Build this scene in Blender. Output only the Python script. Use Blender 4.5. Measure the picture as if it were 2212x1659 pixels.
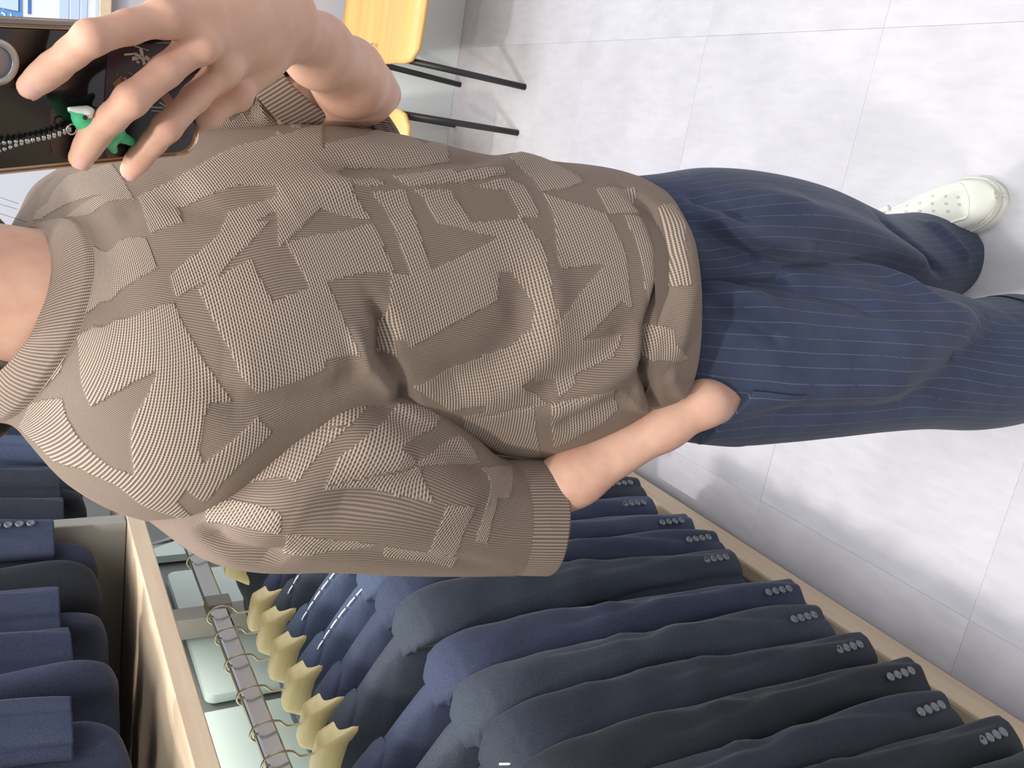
import bpy, bmesh, math, random
import numpy as np
from mathutils import Vector, Matrix

for o in list(bpy.data.objects):
    bpy.data.objects.remove(o)
scene = bpy.context.scene
col = scene.collection
rng = random.Random(7)
nrng = np.random.default_rng(7)

# ------------------------------------------------------------------ camera
FPX, CAMH = 1800.0, 1.40                      # focal length in pixels of the 2212 wide frame
VPX, VPY = 12.0, 148.0                        # where the rack lines converge
PITCH = math.atan2(1106 - VPX, FPX)
YAW = math.atan2(829.5 - VPY, math.hypot(FPX, 1106 - VPX))
hv = np.array([-math.sin(YAW), math.cos(YAW), 0.0]); zv = np.array([0, 0, 1.0])
cF = hv * math.cos(PITCH) - zv * math.sin(PITCH)
cU = hv * math.sin(PITCH) + zv * math.cos(PITCH)
cR = np.array([math.cos(YAW), math.sin(YAW), 0.0])
cC = np.array([0, 0, CAMH])
cam_d = bpy.data.cameras.new('camera')
cam = bpy.data.objects.new('camera', cam_d)
col.objects.link(cam)
cam_d.sensor_fit = 'HORIZONTAL'
cam_d.sensor_width = 36.0
cam_d.lens = 36.0 * FPX / 2212.0
cam_d.clip_start = 0.01
# the phone was held upright, the picture is turned on its side: picture right is world down
mx = Matrix.Identity(4)
for r in range(3):
    mx[r][0] = -cU[r]; mx[r][1] = cR[r]; mx[r][2] = -cF[r]; mx[r][3] = cC[r]
cam.matrix_world = mx
scene.camera = cam

# ------------------------------------------------------------------ light
world = bpy.data.worlds.new('world'); scene.world = world
world.use_nodes = True
bgn = world.node_tree.nodes['Background']
bgn.inputs[0].default_value = (0.93, 0.95, 1.0, 1); bgn.inputs[1].default_value = 0.56

def area(name, loc, size, power, target, colr=(1, 1, 1), sizey=None):
    l = bpy.data.lights.new(name, 'AREA'); l.energy = power; l.color = colr
    l.shape = 'RECTANGLE'; l.size = size; l.size_y = sizey or size
    o = bpy.data.objects.new(name, l); col.objects.link(o); o.location = loc
    d = Vector(target) - Vector(loc)
    o.rotation_euler = d.to_track_quat('-Z', 'Y').to_euler()
    return o
area('ceiling_downlight', (-0.52, -0.20, 2.75), 0.10, 26, (-0.52, 0.2, 0), (1.0, 0.96, 0.90))
area('ceiling_downlight', (-0.60, 1.30, 2.75), 0.10, 26, (-0.60, 1.30, 0), (1.0, 0.96, 0.90))
area('ceiling_fill_light', (-0.25, 0.9, 2.8), 1.3, 44, (-0.15, 1.1, 0), (0.97, 0.98, 1.0))
area('ceiling_fill_light', (0.3, 2.5, 2.8), 1.2, 34, (0.5, 2.62, 0), (0.97, 0.98, 1.0))  # extra fill added to lift the floor and baseboard by the stools
area('ceiling_fill_light', (0.6, -0.6, 2.8), 1.6, 34, (0.2, 0.4, 0.6), (0.97, 0.98, 1.0))
scene.view_settings.view_transform = 'Standard'
scene.view_settings.look = 'None'
scene.view_settings.gamma = 1.0
scene.view_settings.use_curve_mapping = False
scene.view_settings.exposure = -0.18

# ------------------------------------------------------------------ helpers
def ray(x, y):
    return cF * FPX - cU * (x - 1106) + cR * (829.5 - y)
def at_y(x, y, Y):
    d = ray(x, y); return cC + d * Y / d[1]
def at_z(x, y, Z):
    d = ray(x, y); return cC + d * (Z - CAMH) / d[2]
def at_x(x, y, X):
    d = ray(x, y); return cC + d * X / d[0]
def plane_hit(x, y, p0, n):
    d = ray(x, y); return cC + d * (np.dot(np.asarray(p0) - cC, n) / np.dot(d, n))

def tag(o, label=None, cat=None, group=None, kind=None):
    if label: o['label'] = label
    if cat: o['category'] = cat
    if group: o['group'] = group
    if kind: o['kind'] = kind
    return o
def empty(name, loc=(0, 0, 0), rz=0.0):
    o = bpy.data.objects.new(name, None); col.objects.link(o)
    o.location = loc; o.rotation_euler = (0, 0, rz); o.empty_display_size = 0.05
    return o
def mesh_obj(name, me, mat=None, parent=None):
    o = bpy.data.objects.new(name, me); col.objects.link(o)
    if mat is not None and not me.materials: me.materials.append(mat)
    if parent is not None: o.parent = parent
    return o
def from_data(name, V, Fc, mat=None, parent=None, smooth=True):
    me = bpy.data.meshes.new(name)
    me.from_pydata([tuple(map(float, v)) for v in V], [], [tuple(map(int, f_)) for f_ in Fc])
    if smooth: me.shade_smooth()
    me.update()
    return mesh_obj(name, me, mat, parent)
def bm_obj(name, bm, mat=None, parent=None, smooth=False):
    me = bpy.data.meshes.new(name); bm.to_mesh(me); bm.free()
    if smooth: me.shade_smooth()
    return mesh_obj(name, me, mat, parent)
def box_bm(bm, c, s, bev=0.0, rot=None):
    r = bmesh.ops.create_cube(bm, size=1.0)
    vs = r['verts']
    bmesh.ops.scale(bm, vec=s, verts=vs)
    if bev > 0:
        es = list({e for v in vs for e in v.link_edges})
        rb = bmesh.ops.bevel(bm, geom=es, offset=bev, segments=2, profile=0.5, affect='EDGES')
        vs = list({v for f_ in rb['faces'] for v in f_.verts} | {v for v in vs if v.is_valid})
    if rot is not None: bmesh.ops.rotate(bm, cent=(0, 0, 0), matrix=rot, verts=vs)
    bmesh.ops.translate(bm, vec=c, verts=vs)
    return vs
def box(name, c, s, mat, parent=None, bev=0.0, rot=None):
    bm = bmesh.new(); box_bm(bm, c, s, bev, rot)
    return bm_obj(name, bm, mat, parent)
def tube_data(pts, rad, n=10, cap=True, flat=None):
    """tube along points; rad scalar or list"""
    P = np.asarray(pts, float); m = len(P)
    rad = np.broadcast_to(np.asarray(rad, float), (m,))
    T = np.gradient(P, axis=0); T /= np.linalg.norm(T, axis=1)[:, None] + 1e-12
    a = np.array([0, 0, 1.0]) if abs(T[0][2]) < .9 else np.array([1.0, 0, 0])
    u = np.cross(T[0], a); u /= np.linalg.norm(u)
    V = []; 
    for i in range(m):
        u = u - T[i] * np.dot(u, T[i]); u /= np.linalg.norm(u)
        w = np.cross(T[i], u)
        for k in range(n):
            t = 2 * math.pi * k / n
            V.append(P[i] + rad[i] * (math.cos(t) * u + math.sin(t) * w))
    Fc = [(i * n + k, i * n + (k + 1) % n, (i + 1) * n + (k + 1) % n, (i + 1) * n + k) for i in range(m - 1) for k in range(n)]
    if cap:
        Fc.append(tuple(range(n - 1, -1, -1))); Fc.append(tuple((m - 1) * n + k for k in range(n)))
    return V, Fc
def tube(name, pts, rad, mat, parent=None, n=10, cap=True):
    V, Fc = tube_data(pts, rad, n, cap)
    return from_data(name, V, Fc, mat, parent)
def spline(K, n):
    """Catmull-Rom through keys K (m,d) -> n samples"""
    K = np.asarray(K, float); m = len(K)
    t = np.linspace(0, m - 1, n); i = np.clip(t.astype(int), 0, m - 2); s = (t - i)[:, None]
    P0 = K[np.clip(i - 1, 0, m - 1)]; P1 = K[i]; P2 = K[i + 1]; P3 = K[np.clip(i + 2, 0, m - 1)]
    return 0.5 * ((2 * P1) + (-P0 + P2) * s + (2 * P0 - 5 * P1 + 4 * P2 - P3) * s ** 2 + (-P0 + 3 * P1 - 3 * P2 + P3) * s ** 3)
def grid_faces(m, n, wrap=True):
    i = np.arange(m - 1)[:, None]; k = np.arange(n if wrap else n - 1)[None, :]
    k2 = (k + 1) % n
    return np.stack([i * n + k, i * n + k2, (i + 1) * n + k2, (i + 1) * n + k], -1).reshape(-1, 4)
def copy_tree(o, parent=None):
    c = o.copy(); col.objects.link(c); c.parent = parent
    for ch in list(o.children): copy_tree(ch, c)
    return c

# ------------------------------------------------------------------ materials
def srgb(r, g, b):
    def l(c):
        c /= 255.0
        return c / 12.92 if c <= .04045 else ((c + .055) / 1.055) ** 2.4
    return (l(r), l(g), l(b), 1)
class NT:
    def __init__(s, name, rough=0.6, color=(0.5, 0.5, 0.5, 1), spec=0.5, metal=0.0):
        s.m = bpy.data.materials.new(name); s.m.use_nodes = True
        s.t = s.m.node_tree; s.b = s.t.nodes['Principled BSDF']
        s.b.inputs['Roughness'].default_value = rough
        s.b.inputs['Base Color'].default_value = color
        s.b.inputs['Specular IOR Level'].default_value = spec
        s.b.inputs['Metallic'].default_value = metal
    def n(s, typ, **kw):
        nd = s.t.nodes.new(typ)
        for k, v in kw.items():
            if k.startswith('i_'): nd.inputs[k[2:].replace('_', ' ')].default_value = v
            else: setattr(nd, k, v)
        return nd
    def l(s, a, b): s.t.links.new(a, b)
    def math(s, op, a, b=None, c=None, clamp=False):
        nd = s.t.nodes.new('ShaderNodeMath'); nd.operation = op; nd.use_clamp = clamp
        for i, v in enumerate((a, b, c)):
            if v is None: continue
            if isinstance(v, (int, float)): nd.inputs[i].default_value = v
            else: s.l(v, nd.inputs[i])
        return nd.outputs[0]
    def noise(s, vec, scale, detail=3.0, rough=0.5):
        nd = s.n('ShaderNodeTexNoise'); nd.inputs['Scale'].default_value = scale
        nd.inputs['Detail'].default_value = detail; nd.inputs['Roughness'].default_value = rough
        if vec is not None: s.l(vec, nd.inputs['Vector'])
        return nd.outputs['Fac']
    def ramp(s, fac, stops):
        nd = s.n('ShaderNodeValToRGB'); cr = nd.color_ramp
        while len(cr.elements) < len(stops): cr.elements.new(0.5)
        for e, (p_, c_) in zip(cr.elements, stops): e.position = p_; e.color = c_
        s.l(fac, nd.inputs[0]); return nd.outputs[0]
    def mix(s, fac, a, b, mode='MIX'):
        nd = s.n('ShaderNodeMix', data_type='RGBA', blend_type=mode)
        for i, v in ((0, fac), (6, a), (7, b)):
            if isinstance(v, (int, float, tuple)): nd.inputs[i].default_value = v
            else: s.l(v, nd.inputs[i])
        return nd.outputs[2]
    def bump(s, height, dist=0.001, strength=1.0):
        nd = s.n('ShaderNodeBump'); nd.inputs['Distance'].default_value = dist; nd.inputs['Strength'].default_value = strength
        s.l(height, nd.inputs['Height']); s.l(nd.outputs[0], s.b.inputs['Normal']); return nd
    def obj(s): return s.n('ShaderNodeTexCoord').outputs['Object']
    def uv(s): return s.n('ShaderNodeTexCoord').outputs['UV']
    def mapped(s, vec, scale=(1, 1, 1), rot=(0, 0, 0)):
        nd = s.n('ShaderNodeMapping'); nd.inputs['Scale'].default_value = scale; nd.inputs['Rotation'].default_value = rot
        s.l(vec, nd.inputs['Vector']); return nd.outputs[0]
    def color(s, c): s.l(c, s.b.inputs['Base Color'])

def wood(name, c1, c2, axis=1, rough=0.45, scale=1.0):
    m = NT(name, rough)
    sc = [30 * scale] * 3; sc[axis] = 1.6 * scale
    v = m.mapped(m.obj(), tuple(sc))
    a = m.noise(v, 1.0, 5, 0.6); b = m.noise(v, 5.0, 3, 0.6)
    f_ = m.math('ADD', m.math('MULTIPLY', a, 0.7), m.math('MULTIPLY', b, 0.3))
    m.color(m.ramp(f_, [(0.3, c1), (0.7, c2)]))
    m.bump(f_, 0.0004, 0.4)
    return m.m
def plain(name, c, rough=0.5, metal=0.0, spec=0.5, var=0.0, scale=20):
    m = NT(name, rough, c, spec, metal)
    if var > 0:
        f_ = m.noise(m.obj(), scale, 4)
        d = tuple(max(0, x * (1 - var)) for x in c[:3]) + (1,); e = tuple(min(1, x * (1 + var)) for x in c[:3]) + (1,)
        m.color(m.ramp(f_, [(0.3, d), (0.7, e)]))
    return m.m
M = {}
M['oak'] = wood('oak', srgb(192, 168, 140), srgb(214, 193, 165), axis=1)
M['birch_seat'] = wood('birch_seat', srgb(226, 172, 96), srgb(240, 193, 122), axis=0, rough=0.35)
M['hanger_wood'] = wood('hanger_wood', srgb(208, 188, 130), srgb(224, 208, 156), axis=0, rough=0.4, scale=2)
M['chrome'] = plain('satin_chrome', srgb(190, 190, 188), 0.22, 1.0)
M['wire'] = plain('brass_wire', srgb(232, 222, 194), 0.35, 0.9)
M['black_metal'] = plain('black_metal', srgb(38, 36, 38), 0.45)
M['grey_paint'] = plain('grey_paint', srgb(122, 128, 124), 0.5, var=0.05)
M['grey_post'] = plain('grey_post', srgb(150, 147, 138), 0.5, var=0.04)
M['mint'] = plain('mint_panel', srgb(208, 224, 216), 0.35, var=0.02, scale=3)
M['wall_grey'] = plain('wall_paint', srgb(184, 186, 194), 0.7, var=0.02, scale=2)
M['skirting'] = plain('skirting', srgb(226, 233, 231), 0.35, var=0.02, scale=2)
M['white_thread'] = plain('white_thread', srgb(235, 235, 235), 0.7)
M['button'] = plain('horn_button', srgb(92, 96, 104), 0.18, spec=0.8)

def floor_tile_mat(name, base):
    m = NT(name, 0.55, spec=0.2)
    o = m.obj()
    a = m.noise(m.mapped(o, (1.0, 1.0, 1)), 5.0, 5, 0.62)
    b = m.noise(m.mapped(o, (9, 2.0, 1)), 6.0, 4, 0.6)
    f_ = m.math('ADD', m.math('MULTIPLY', a, 0.65), m.math('MULTIPLY', b, 0.35))
    d = tuple(x * 0.86 for x in base[:3]) + (1,); e = tuple(min(1, x * 1.08) for x in base[:3]) + (1,)
    m.color(m.ramp(f_, [(0.3, d), (0.66, e)]))
    m.bump(b, 0.0004, 0.25)
    return m.m
M['tile'] = [floor_tile_mat('vinyl_tile_%s' % n, c) for n, c in (('pale', srgb(204, 202, 207)), ('lilac', srgb(202, 199, 205)), ('warm', srgb(202, 200, 203)))]

# ------------------------------------------------------------------ the room
WALL_Y, WALL_X, TILE = 2.92, -1.16, 0.482
floor = box('floor', (0.2, 1.2, -0.012), (4.4, 4.6, 0.02), M['skirting']); tag(floor, kind='structure')
tile_me = {}
for k in range(3):
    bm = bmesh.new(); box_bm(bm, (0, 0, -0.002), (TILE - 0.0004, TILE - 0.0004, 0.004), 0.00015)
    me = bpy.data.meshes.new('tile'); bm.to_mesh(me); bm.free(); me.materials.append(M['tile'][k]); tile_me[k] = me
for ix in range(-4, 5):
    for iy in range(-2, 6):
        x0 = 0.334 + ix * TILE; y0 = 1.608 + (iy - 3) * TILE
        k = rng.choice((0, 0, 1, 2))
        t = mesh_obj('tile', tile_me[k], None, floor)
        t.location = (x0 + TILE / 2, y0 + TILE / 2, 0.0005 * rng.random() - 0.0004)
        t.rotation_euler = (0, 0, rng.choice((0, math.pi)))
wb = box('wall_back', (0.2, WALL_Y + 0.05, 1.35), (4.4, 0.1, 2.7), M['wall_grey']); tag(wb, kind='structure')
wl = box('wall_left', (WALL_X - 0.06, 1.2, 1.35), (0.1, 4.6, 2.7), M['grey_paint']); tag(wl, kind='structure')
# low painted panel along the back wall behind the stools
bb = box('baseboard_back', (0.6, WALL_Y - 0.006, 0.20), (3.4, 0.012, 0.40), M['skirting'], bev=0.002); tag(bb, kind='structure')
# ------------------------------------------------------------------ two-tier clothes rack
RX, RZ = -0.84, 1.10
rack = empty('clothes_rack', (-0.9, 1.2, 0))
tag(rack, 'oak two-tier clothes rack with steel rails full of dark jackets', 'clothes rack')
def rp(o):
    o.parent = rack; o.matrix_parent_inverse = Matrix.Translation((0.9, -1.2, 0)); return o
RY0, RY1 = -0.25, 1.66
RYC, RYL = (RY0 + RY1) / 2, RY1 - RY0
rp(box('shelf_board', (-0.925, RYC, 1.209), (0.45, RYL, 0.028), M['oak'], bev=0.002))
rp(box('base_board', (-0.93, RYC, 0.085), (0.435, RYL, 0.03), M['oak'], bev=0.004))
rp(box('base_lip', (-0.728, RYC, 0.085), (0.034, RYL, 0.07), M['oak'], bev=0.006))
def rail(z):
    o = rp(box('rail', (RX, RYC, z - 0.016), (0.014, RYL, 0.032), M['chrome'], bev=0.004)); return o
r1 = rail(RZ); r2 = rail(RZ + 1.0)
for yy in (1.33,):
    b_ = rp(box('rail_clamp', (RX, yy, RZ - 0.02), (0.024, 0.035, 0.042), M['grey_post'], bev=0.003))
for yy in (RY0 + 0.05, 0.55, RY1 - 0.05):
    o = tube('rail_bracket', [(RX, yy, RZ - 0.02), (RX - 0.02, yy, RZ + 0.05), (RX - 0.02, yy, 1.195)], 0.006, M['chrome'], n=8); rp(o)
# end upright (grey post) and rear posts
rp(box('divider_panel', (-0.925, 1.418, 1.66), (0.45, 0.03, 0.872), M['grey_post'], bev=0.002))
rp(box('upright_post', (-1.10, 1.685, 1.05), (0.05, 0.05, 2.1), M['grey_post'], bev=0.002))
rp(box('upright_post', (-1.10, RY0, 1.05), (0.05, 0.05, 2.1), M['grey_post'], bev=0.002))
mint_fill = area('mint_fill_light', (-1.02, 0.75, 1.190), 1.7, 5.0, (-1.16, 0.75, 0.95), (1.0, 0.99, 0.95), 0.03)  # unseen strip lamp, added to brighten the mint panels under the shelf
# mint back panels with rounded corners, each a board on the wall behind the rail
def rounded_panel(name, y0, y1, z0, z1, x, th, rad, mat, parent):
    bm = bmesh.new(); P = []
    for (cy, cz, a0) in ((y1 - rad, z1 - rad, 0), (y0 + rad, z1 - rad, 90), (y0 + rad, z0 + rad, 180), (y1 - rad, z0 + rad, 270)):
        for s in range(7):
            a = math.radians(a0 + 15 * s); P.append((x, cy + rad * math.cos(a), cz + rad * math.sin(a)))
    f_ = bm.faces.new([bm.verts.new(p_) for p_ in P])
    r = bmesh.ops.extrude_face_region(bm, geom=[f_])
    bmesh.ops.translate(bm, vec=(th, 0, 0), verts=[v for v in r['geom'] if isinstance(v, bmesh.types.BMVert)])
    bmesh.ops.recalc_face_normals(bm, faces=bm.faces)
    o = bm_obj(name, bm, mat, parent); return o
def pan(ya, yb, za, zb):
    o = rounded_panel('back_panel', ya, yb, za, zb, WALL_X, 0.02, 0.02, M['mint'], None); rp(o)
PX = WALL_X + 0.02
yb1a, yb1b = at_x(440, 1540, PX)[1], at_x(430, 1508, PX)[1]
yb2a, yb2b = at_x(400, 1232, PX)[1], at_x(400, 1196, PX)[1]
ztop = at_x(429, 1450, PX)[2]
pan(-0.1, yb1a, 0.16, 1.19); pan(yb1b, yb2a, 0.16, ztop); pan(yb2b, 2.15, 0.16, 1.19)

# ------------------------------------------------------------------ jackets
def fabric(name, c, rough=0.75, sheen=0.06):
    m = NT(name, rough, spec=0.22)
    o = m.obj()
    f_ = m.noise(o, 9.0, 4, 0.55); g = m.noise(o, 900.0, 2, 0.5)
    d = tuple(x * 0.80 for x in c[:3]) + (1,); e = tuple(x * 1.18 for x in c[:3]) + (1,)
    cc = m.ramp(f_, [(0.3, d), (0.7, e)])
    m.color(m.mix(0.25, cc, m.ramp(g, [(0.35, (0, 0, 0, 1)), (0.65, tuple(min(1, x * 2.4) for x in c[:3]) + (1,))])))
    h_ = m.math('ADD', m.math('MULTIPLY', f_, 0.8), m.math('MULTIPLY', g, 0.06))
    m.bump(h_, 0.006, 0.5)
    m.b.inputs['Sheen Weight'].default_value = sheen; m.b.inputs['Sheen Roughness'].default_value = 0.4
    return m.m
SUIT = {'navy': fabric('navy_suiting', srgb(52, 58, 78)), 'blue': fabric('blue_suiting', srgb(64, 74, 96)),
        'slate': fabric('slate_suiting', srgb(54, 60, 70)), 'black': fabric('black_suiting', srgb(36, 40, 46)),
        'ink': fabric('ink_suiting', srgb(44, 48, 58))}

def profile_ring(c, ux, uy, a, b, n, e=2.4):
    t = np.linspace(0, 2 * math.pi, n, endpoint=False)
    ct, st = np.cos(t), np.sin(t)
    x = np.sign(ct) * np.abs(ct) ** (2 / e); y = np.sign(st) * np.abs(st) ** (2 / e)
    return np.asarray(c)[None] + a * x[:, None] * np.asarray(ux)[None] + b * y[:, None] * np.asarray(uy)[None]

BODYK = np.array([  # z, half-width, half-thickness, y-shift
    [-0.092, 0.036, 0.020, 0.004], [-0.100, 0.066, 0.020, 0.002], [-0.119, 0.128, 0.022, 0.0], [-0.138, 0.172, 0.027, 0.0],
    [-0.159, 0.206, 0.033, 0.0], [-0.20, 0.216, 0.038, 0.0], [-0.30, 0.206, 0.037, 0.0], [-0.45, 0.196, 0.034, 0.004],
    [-0.60, 0.205, 0.034, 0.004], [-0.70, 0.215, 0.036, 0.0], [-0.78, 0.220, 0.037, 0.0], [-0.815, 0.214, 0.037, 0.0], [-0.838, 0.198, 0.036, 0.0], [-0.850, 0.165, 0.034, 0.0]])
def jacket_body_mesh(seed):
    r_ = np.random.default_rng(seed)
    #        z     half-width  half-thick  y-shift
    K = BODYK
    S = spline(K, 64); n = 72; V = []
    t = np.linspace(0, 2 * math.pi, n, endpoint=False)
    ph = r_.random(4) * 6.28
    for i, (z, w, d, ys) in enumerate(S):
        R_ = profile_ring((0, ys, z), (1, 0, 0), (0, 1, 0), w, d, n, 2.6)
        # shoulder slope: keep the top following the hanger
        low = np.clip((-z - 0.25) / 0.5, 0, 1)
        R_[:, 1] += low * 0.010 * np.sin(R_[:, 0] * 38 + ph[0] + z * 3) + low * 0.004 * np.sin(R_[:, 0] * 83 + ph[1])
        # cut-away front corners: the hem curves up towards the front centre
        if z < -0.66:
            front = np.sin(t) > 0.15
            cut = 0.10 * np.exp(-((R_[:, 0]) / 0.07) ** 2) * np.clip((-z - 0.66) / 0.18, 0, 1)
            R_[front, 2] += cut[front]
        V.append(R_)
    V = np.concatenate(V); Fc = [tuple(q) for q in grid_faces(64, n)]
    return V, Fc
def sleeve_mesh(sd, seed):
    r_ = np.random.default_rng(seed + 50); p1, p2 = r_.random(2) * 6.28
    K = np.array([  # x, y, z, half across (x), half along (y)
        [0.186, 0.000, -0.154, 0.008, 0.022], [0.203, 0.000, -0.1575, 0.014, 0.031], [0.218, -0.001, -0.166, 0.021, 0.039], [0.228, -0.002, -0.185, 0.026, 0.042],
        [0.234, -0.002, -0.23, 0.029, 0.044], [0.237, 0.000, -0.34, 0.028, 0.042], [0.238, 0.002, -0.45, 0.026, 0.040], [0.236, 0.004, -0.56, 0.024, 0.038],
        [0.232, 0.002, -0.68, 0.023, 0.037], [0.228, -0.002, -0.775, 0.022, 0.037], [0.226, -0.003, -0.805, 0.0215, 0.0365]])
    S = spline(K, 60); n = 40; V = []
    for i, (x, y, z, a, b) in enumerate(S):
        th = math.radians(-32 * min(1, max(0, (-z - 0.16) / 0.2)))
        ux = np.array([math.cos(th), math.sin(th), 0]); uy = np.array([-math.sin(th), math.cos(th), 0])
        if i < 14:   # tilt the first rings so the cap leaves the shoulder
            k = 1 - i / 14; tilt = k * 0.9
            ux = np.array([math.cos(th) * math.cos(tilt), math.sin(th), math.sin(tilt) * 0.9])
        R_ = profile_ring((x, y, z), ux, uy, a, b, n, 2.2)
        t = np.linspace(0, 2 * math.pi, n, endpoint=False)
        wr = 0.0035 * np.sin(3 * t + z * 9 + p1) + 0.002 * np.sin(5 * t - z * 23 + p2) * np.clip((-z - .2) * 4, 0, 1)
        # pressed sleeve: two long creases, wrinkles at the elbow, ridge where the sleeve is set in
        for t0, am in ((4.2, 0.006), (5.35, 0.0075), (0.6, 0.004)):
            tt_ = (t - t0 - 0.5 * math.sin(z * 5 + p1) + math.pi) % (2 * math.pi) - math.pi
            wr = wr - am * np.exp(-(tt_ / 0.22) ** 2) * np.clip((-z - .22) * 6, 0, 1)
        wr = wr + 0.0030 * np.sin(60 * z + 2.2 * t + p2) * math.exp(-((z + 0.42) / 0.10) ** 2) * (np.sin(t - 4.6) > -0.2)
        wr = wr + 0.0012 * np.sin(70 * z + 3 * t + p1) * math.exp(-((z + 0.27) / 0.05) ** 2)
        if 8 <= i <= 9: wr = wr + 0.0020
        R_ += (R_ - np.array([x, y, z])) * (wr / 0.035)[:, None]
        if i == 0: R_ = R_ * 0.2 + np.array([x, y, z]) * 0.8
        V.append(R_)
    # turn the cuff end inwards so the sleeve reads as an open tube
    c0 = S[-1][:3]
    last = V[-1]
    for s_, dz in ((0.90, 0.001), (0.86, 0.02), (0.84, 0.08)):
        V.append((last - c0) * s_ + c0 + np.array([0, 0, dz]))
    V = np.concatenate(V); V[:, 0] *= sd
    Fc = [tuple(q) for q in grid_faces(63, n)]
    if sd < 0: Fc = [q[::-1] for q in Fc]
    return V, Fc, S
def make_mesh(name, V, Fc):
    me = bpy.data.meshes.new(name); me.from_pydata([tuple(map(float, v)) for v in V], [], [tuple(map(int, q)) for q in Fc]); me.shade_smooth(); me.update()
    return me
JM = []
for s_ in range(3):
    b_ = jacket_body_mesh(s_); sl = sleeve_mesh(1, s_); sr = sleeve_mesh(-1, s_)
    JM.append((make_mesh('jacket_body', *b_), make_mesh('sleeve', *sl[:2]), make_mesh('sleeve', *sr[:2])))
# collar band lying round the neck
def collar_mesh():
    n = 48; V = []
    for (z, w, d) in ((-0.092, 0.037, 0.020), (-0.0885, 0.041, 0.0215), (-0.0925, 0.058, 0.0225), (-0.1065, 0.096, 0.0235), (-0.113, 0.1035, 0.0222)):
        R_ = profile_ring((0, 0.006, z), (1, 0, 0), (0, 1, 0), w, d, n, 2.6); V.append(R_)
    return make_mesh('collar', np.concatenate(V), [tuple(q) for q in grid_faces(5, n)])
COLLAR = collar_mesh()
# buttons: four-hole disc
def button_mesh():
    bm = bmesh.new()
    prof = [(0.0, 0.0018), (0.003, 0.0016), (0.0042, 0.0026), (0.0056, 0.0026), (0.0064, 0.0014), (0.0062, 0.0)]
    n = 12; rings = []
    for (r, z) in prof:
        if r == 0: rings.append([bm.verts.new((0, 0, z))])
        else: rings.append([bm.verts.new((r * math.cos(2 * math.pi * k / n), r * math.sin(2 * math.pi * k / n), z)) for k in range(n)])
    for a, b in zip(rings, rings[1:]):
        for k in range(n):
            if len(a) == 1: bm.faces.new((a[0], b[k], b[(k + 1) % n]))
            else: bm.faces.new((a[k], b[k], b[(k + 1) % n], a[(k + 1) % n]))
    me = bpy.data.meshes.new('button'); bm.to_mesh(me); bm.free(); me.shade_smooth(); me.materials.append(M['button']); return me
BUTTON = button_mesh()
# hanger: shaped wooden arms + swan-neck wire hook
def hanger_wood_mesh():
    V = []; n = 14; m = 41
    for x in np.linspace(-0.165, 0.165, m):
        ax = abs(x)
        zc = -0.089 - 1.25 * max(0, ax - 0.032) + 0.93 * max(0, ax - 0.068)
        hh = 0.023 - 0.011 * min(1, max(0, ax - 0.034) / 0.05); th = 0.0150 + 0.002 * min(1, ax / 0.19)
        V.append(profile_ring((x, 0.012 * (ax / 0.19) ** 2 - 0.004, zc), (0, 1, 0), (0, 0, 1), th, hh, n, 4.5))
    V = np.concatenate(V); Fc = [tuple(q) for q in grid_faces(m, n)] + [tuple(range(n)), tuple((m - 1) * n + k for k in range(n - 1, -1, -1))]
    me = make_mesh('hanger_arms', V, Fc); me.materials.append(M['hanger_wood']); return me
def hanger_hook_mesh():
    P = []
    R0 = 0.021; zc = -0.0165
    for a in np.linspace(215, -25, 18):      # round the rail
        P.append((R0 * math.cos(math.radians(a)) - 0.0, 0, zc + R0 * math.sin(math.radians(a)) + 0.0))
    x, y, z = P[-1]
    P += [(x - 0.004, 0, z - 0.010), (0.005, 0, z - 0.018), (0.0, 0, z - 0.026), (0, 0, -0.078)]
    V, Fc = tube_data(spline(P, 60), 0.0018, 8)
    me = make_mesh('hanger_hook', V, Fc); me.materials.append(M['wire']); return me
HW, HH = hanger_wood_mesh(), hanger_hook_mesh()
# white basting thread dashes: along the shoulder ridge / round the sleeve head
def stitch_mesh(kind):
    P = []; _s = spline(BODYK, 64)[:27]; _rw, _rz = _s[:, 1], _s[:, 0]
    if kind == 'ridge':
        for s_ in np.linspace(0, 1, 13):
            x = 0.085 + 0.125 * s_
            P.append((x, -0.006, np.interp(x, _rw, _rz) + 0.0026))
    else:
        for s_ in np.linspace(0, 1, 13):
            P.append((0.226 + 0.02 * s_ ** .5, -0.010 - 0.036 * s_ ** .7, -0.152 - 0.11 * s_))
    V = []; Fc = []
    for k in range(0, 12, 2):
        a, b = np.array(P[k]), np.array(P[k + 1]); b = a + (b - a) * 1.65
        v, q = tube_data([a, a * .5 + b * .5 + np.array([0, 0, .0006]), b], 0.0013, 6)
        o_ = len(V); V += list(v); Fc += [tuple(i + o_ for i in f_) for f_ in q]
    me = make_mesh('basting_stitch', V, Fc); me.materials.append(M['white_thread']); return me
ST = {'ridge': stitch_mesh('ridge'), 'head': stitch_mesh('head')}

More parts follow.
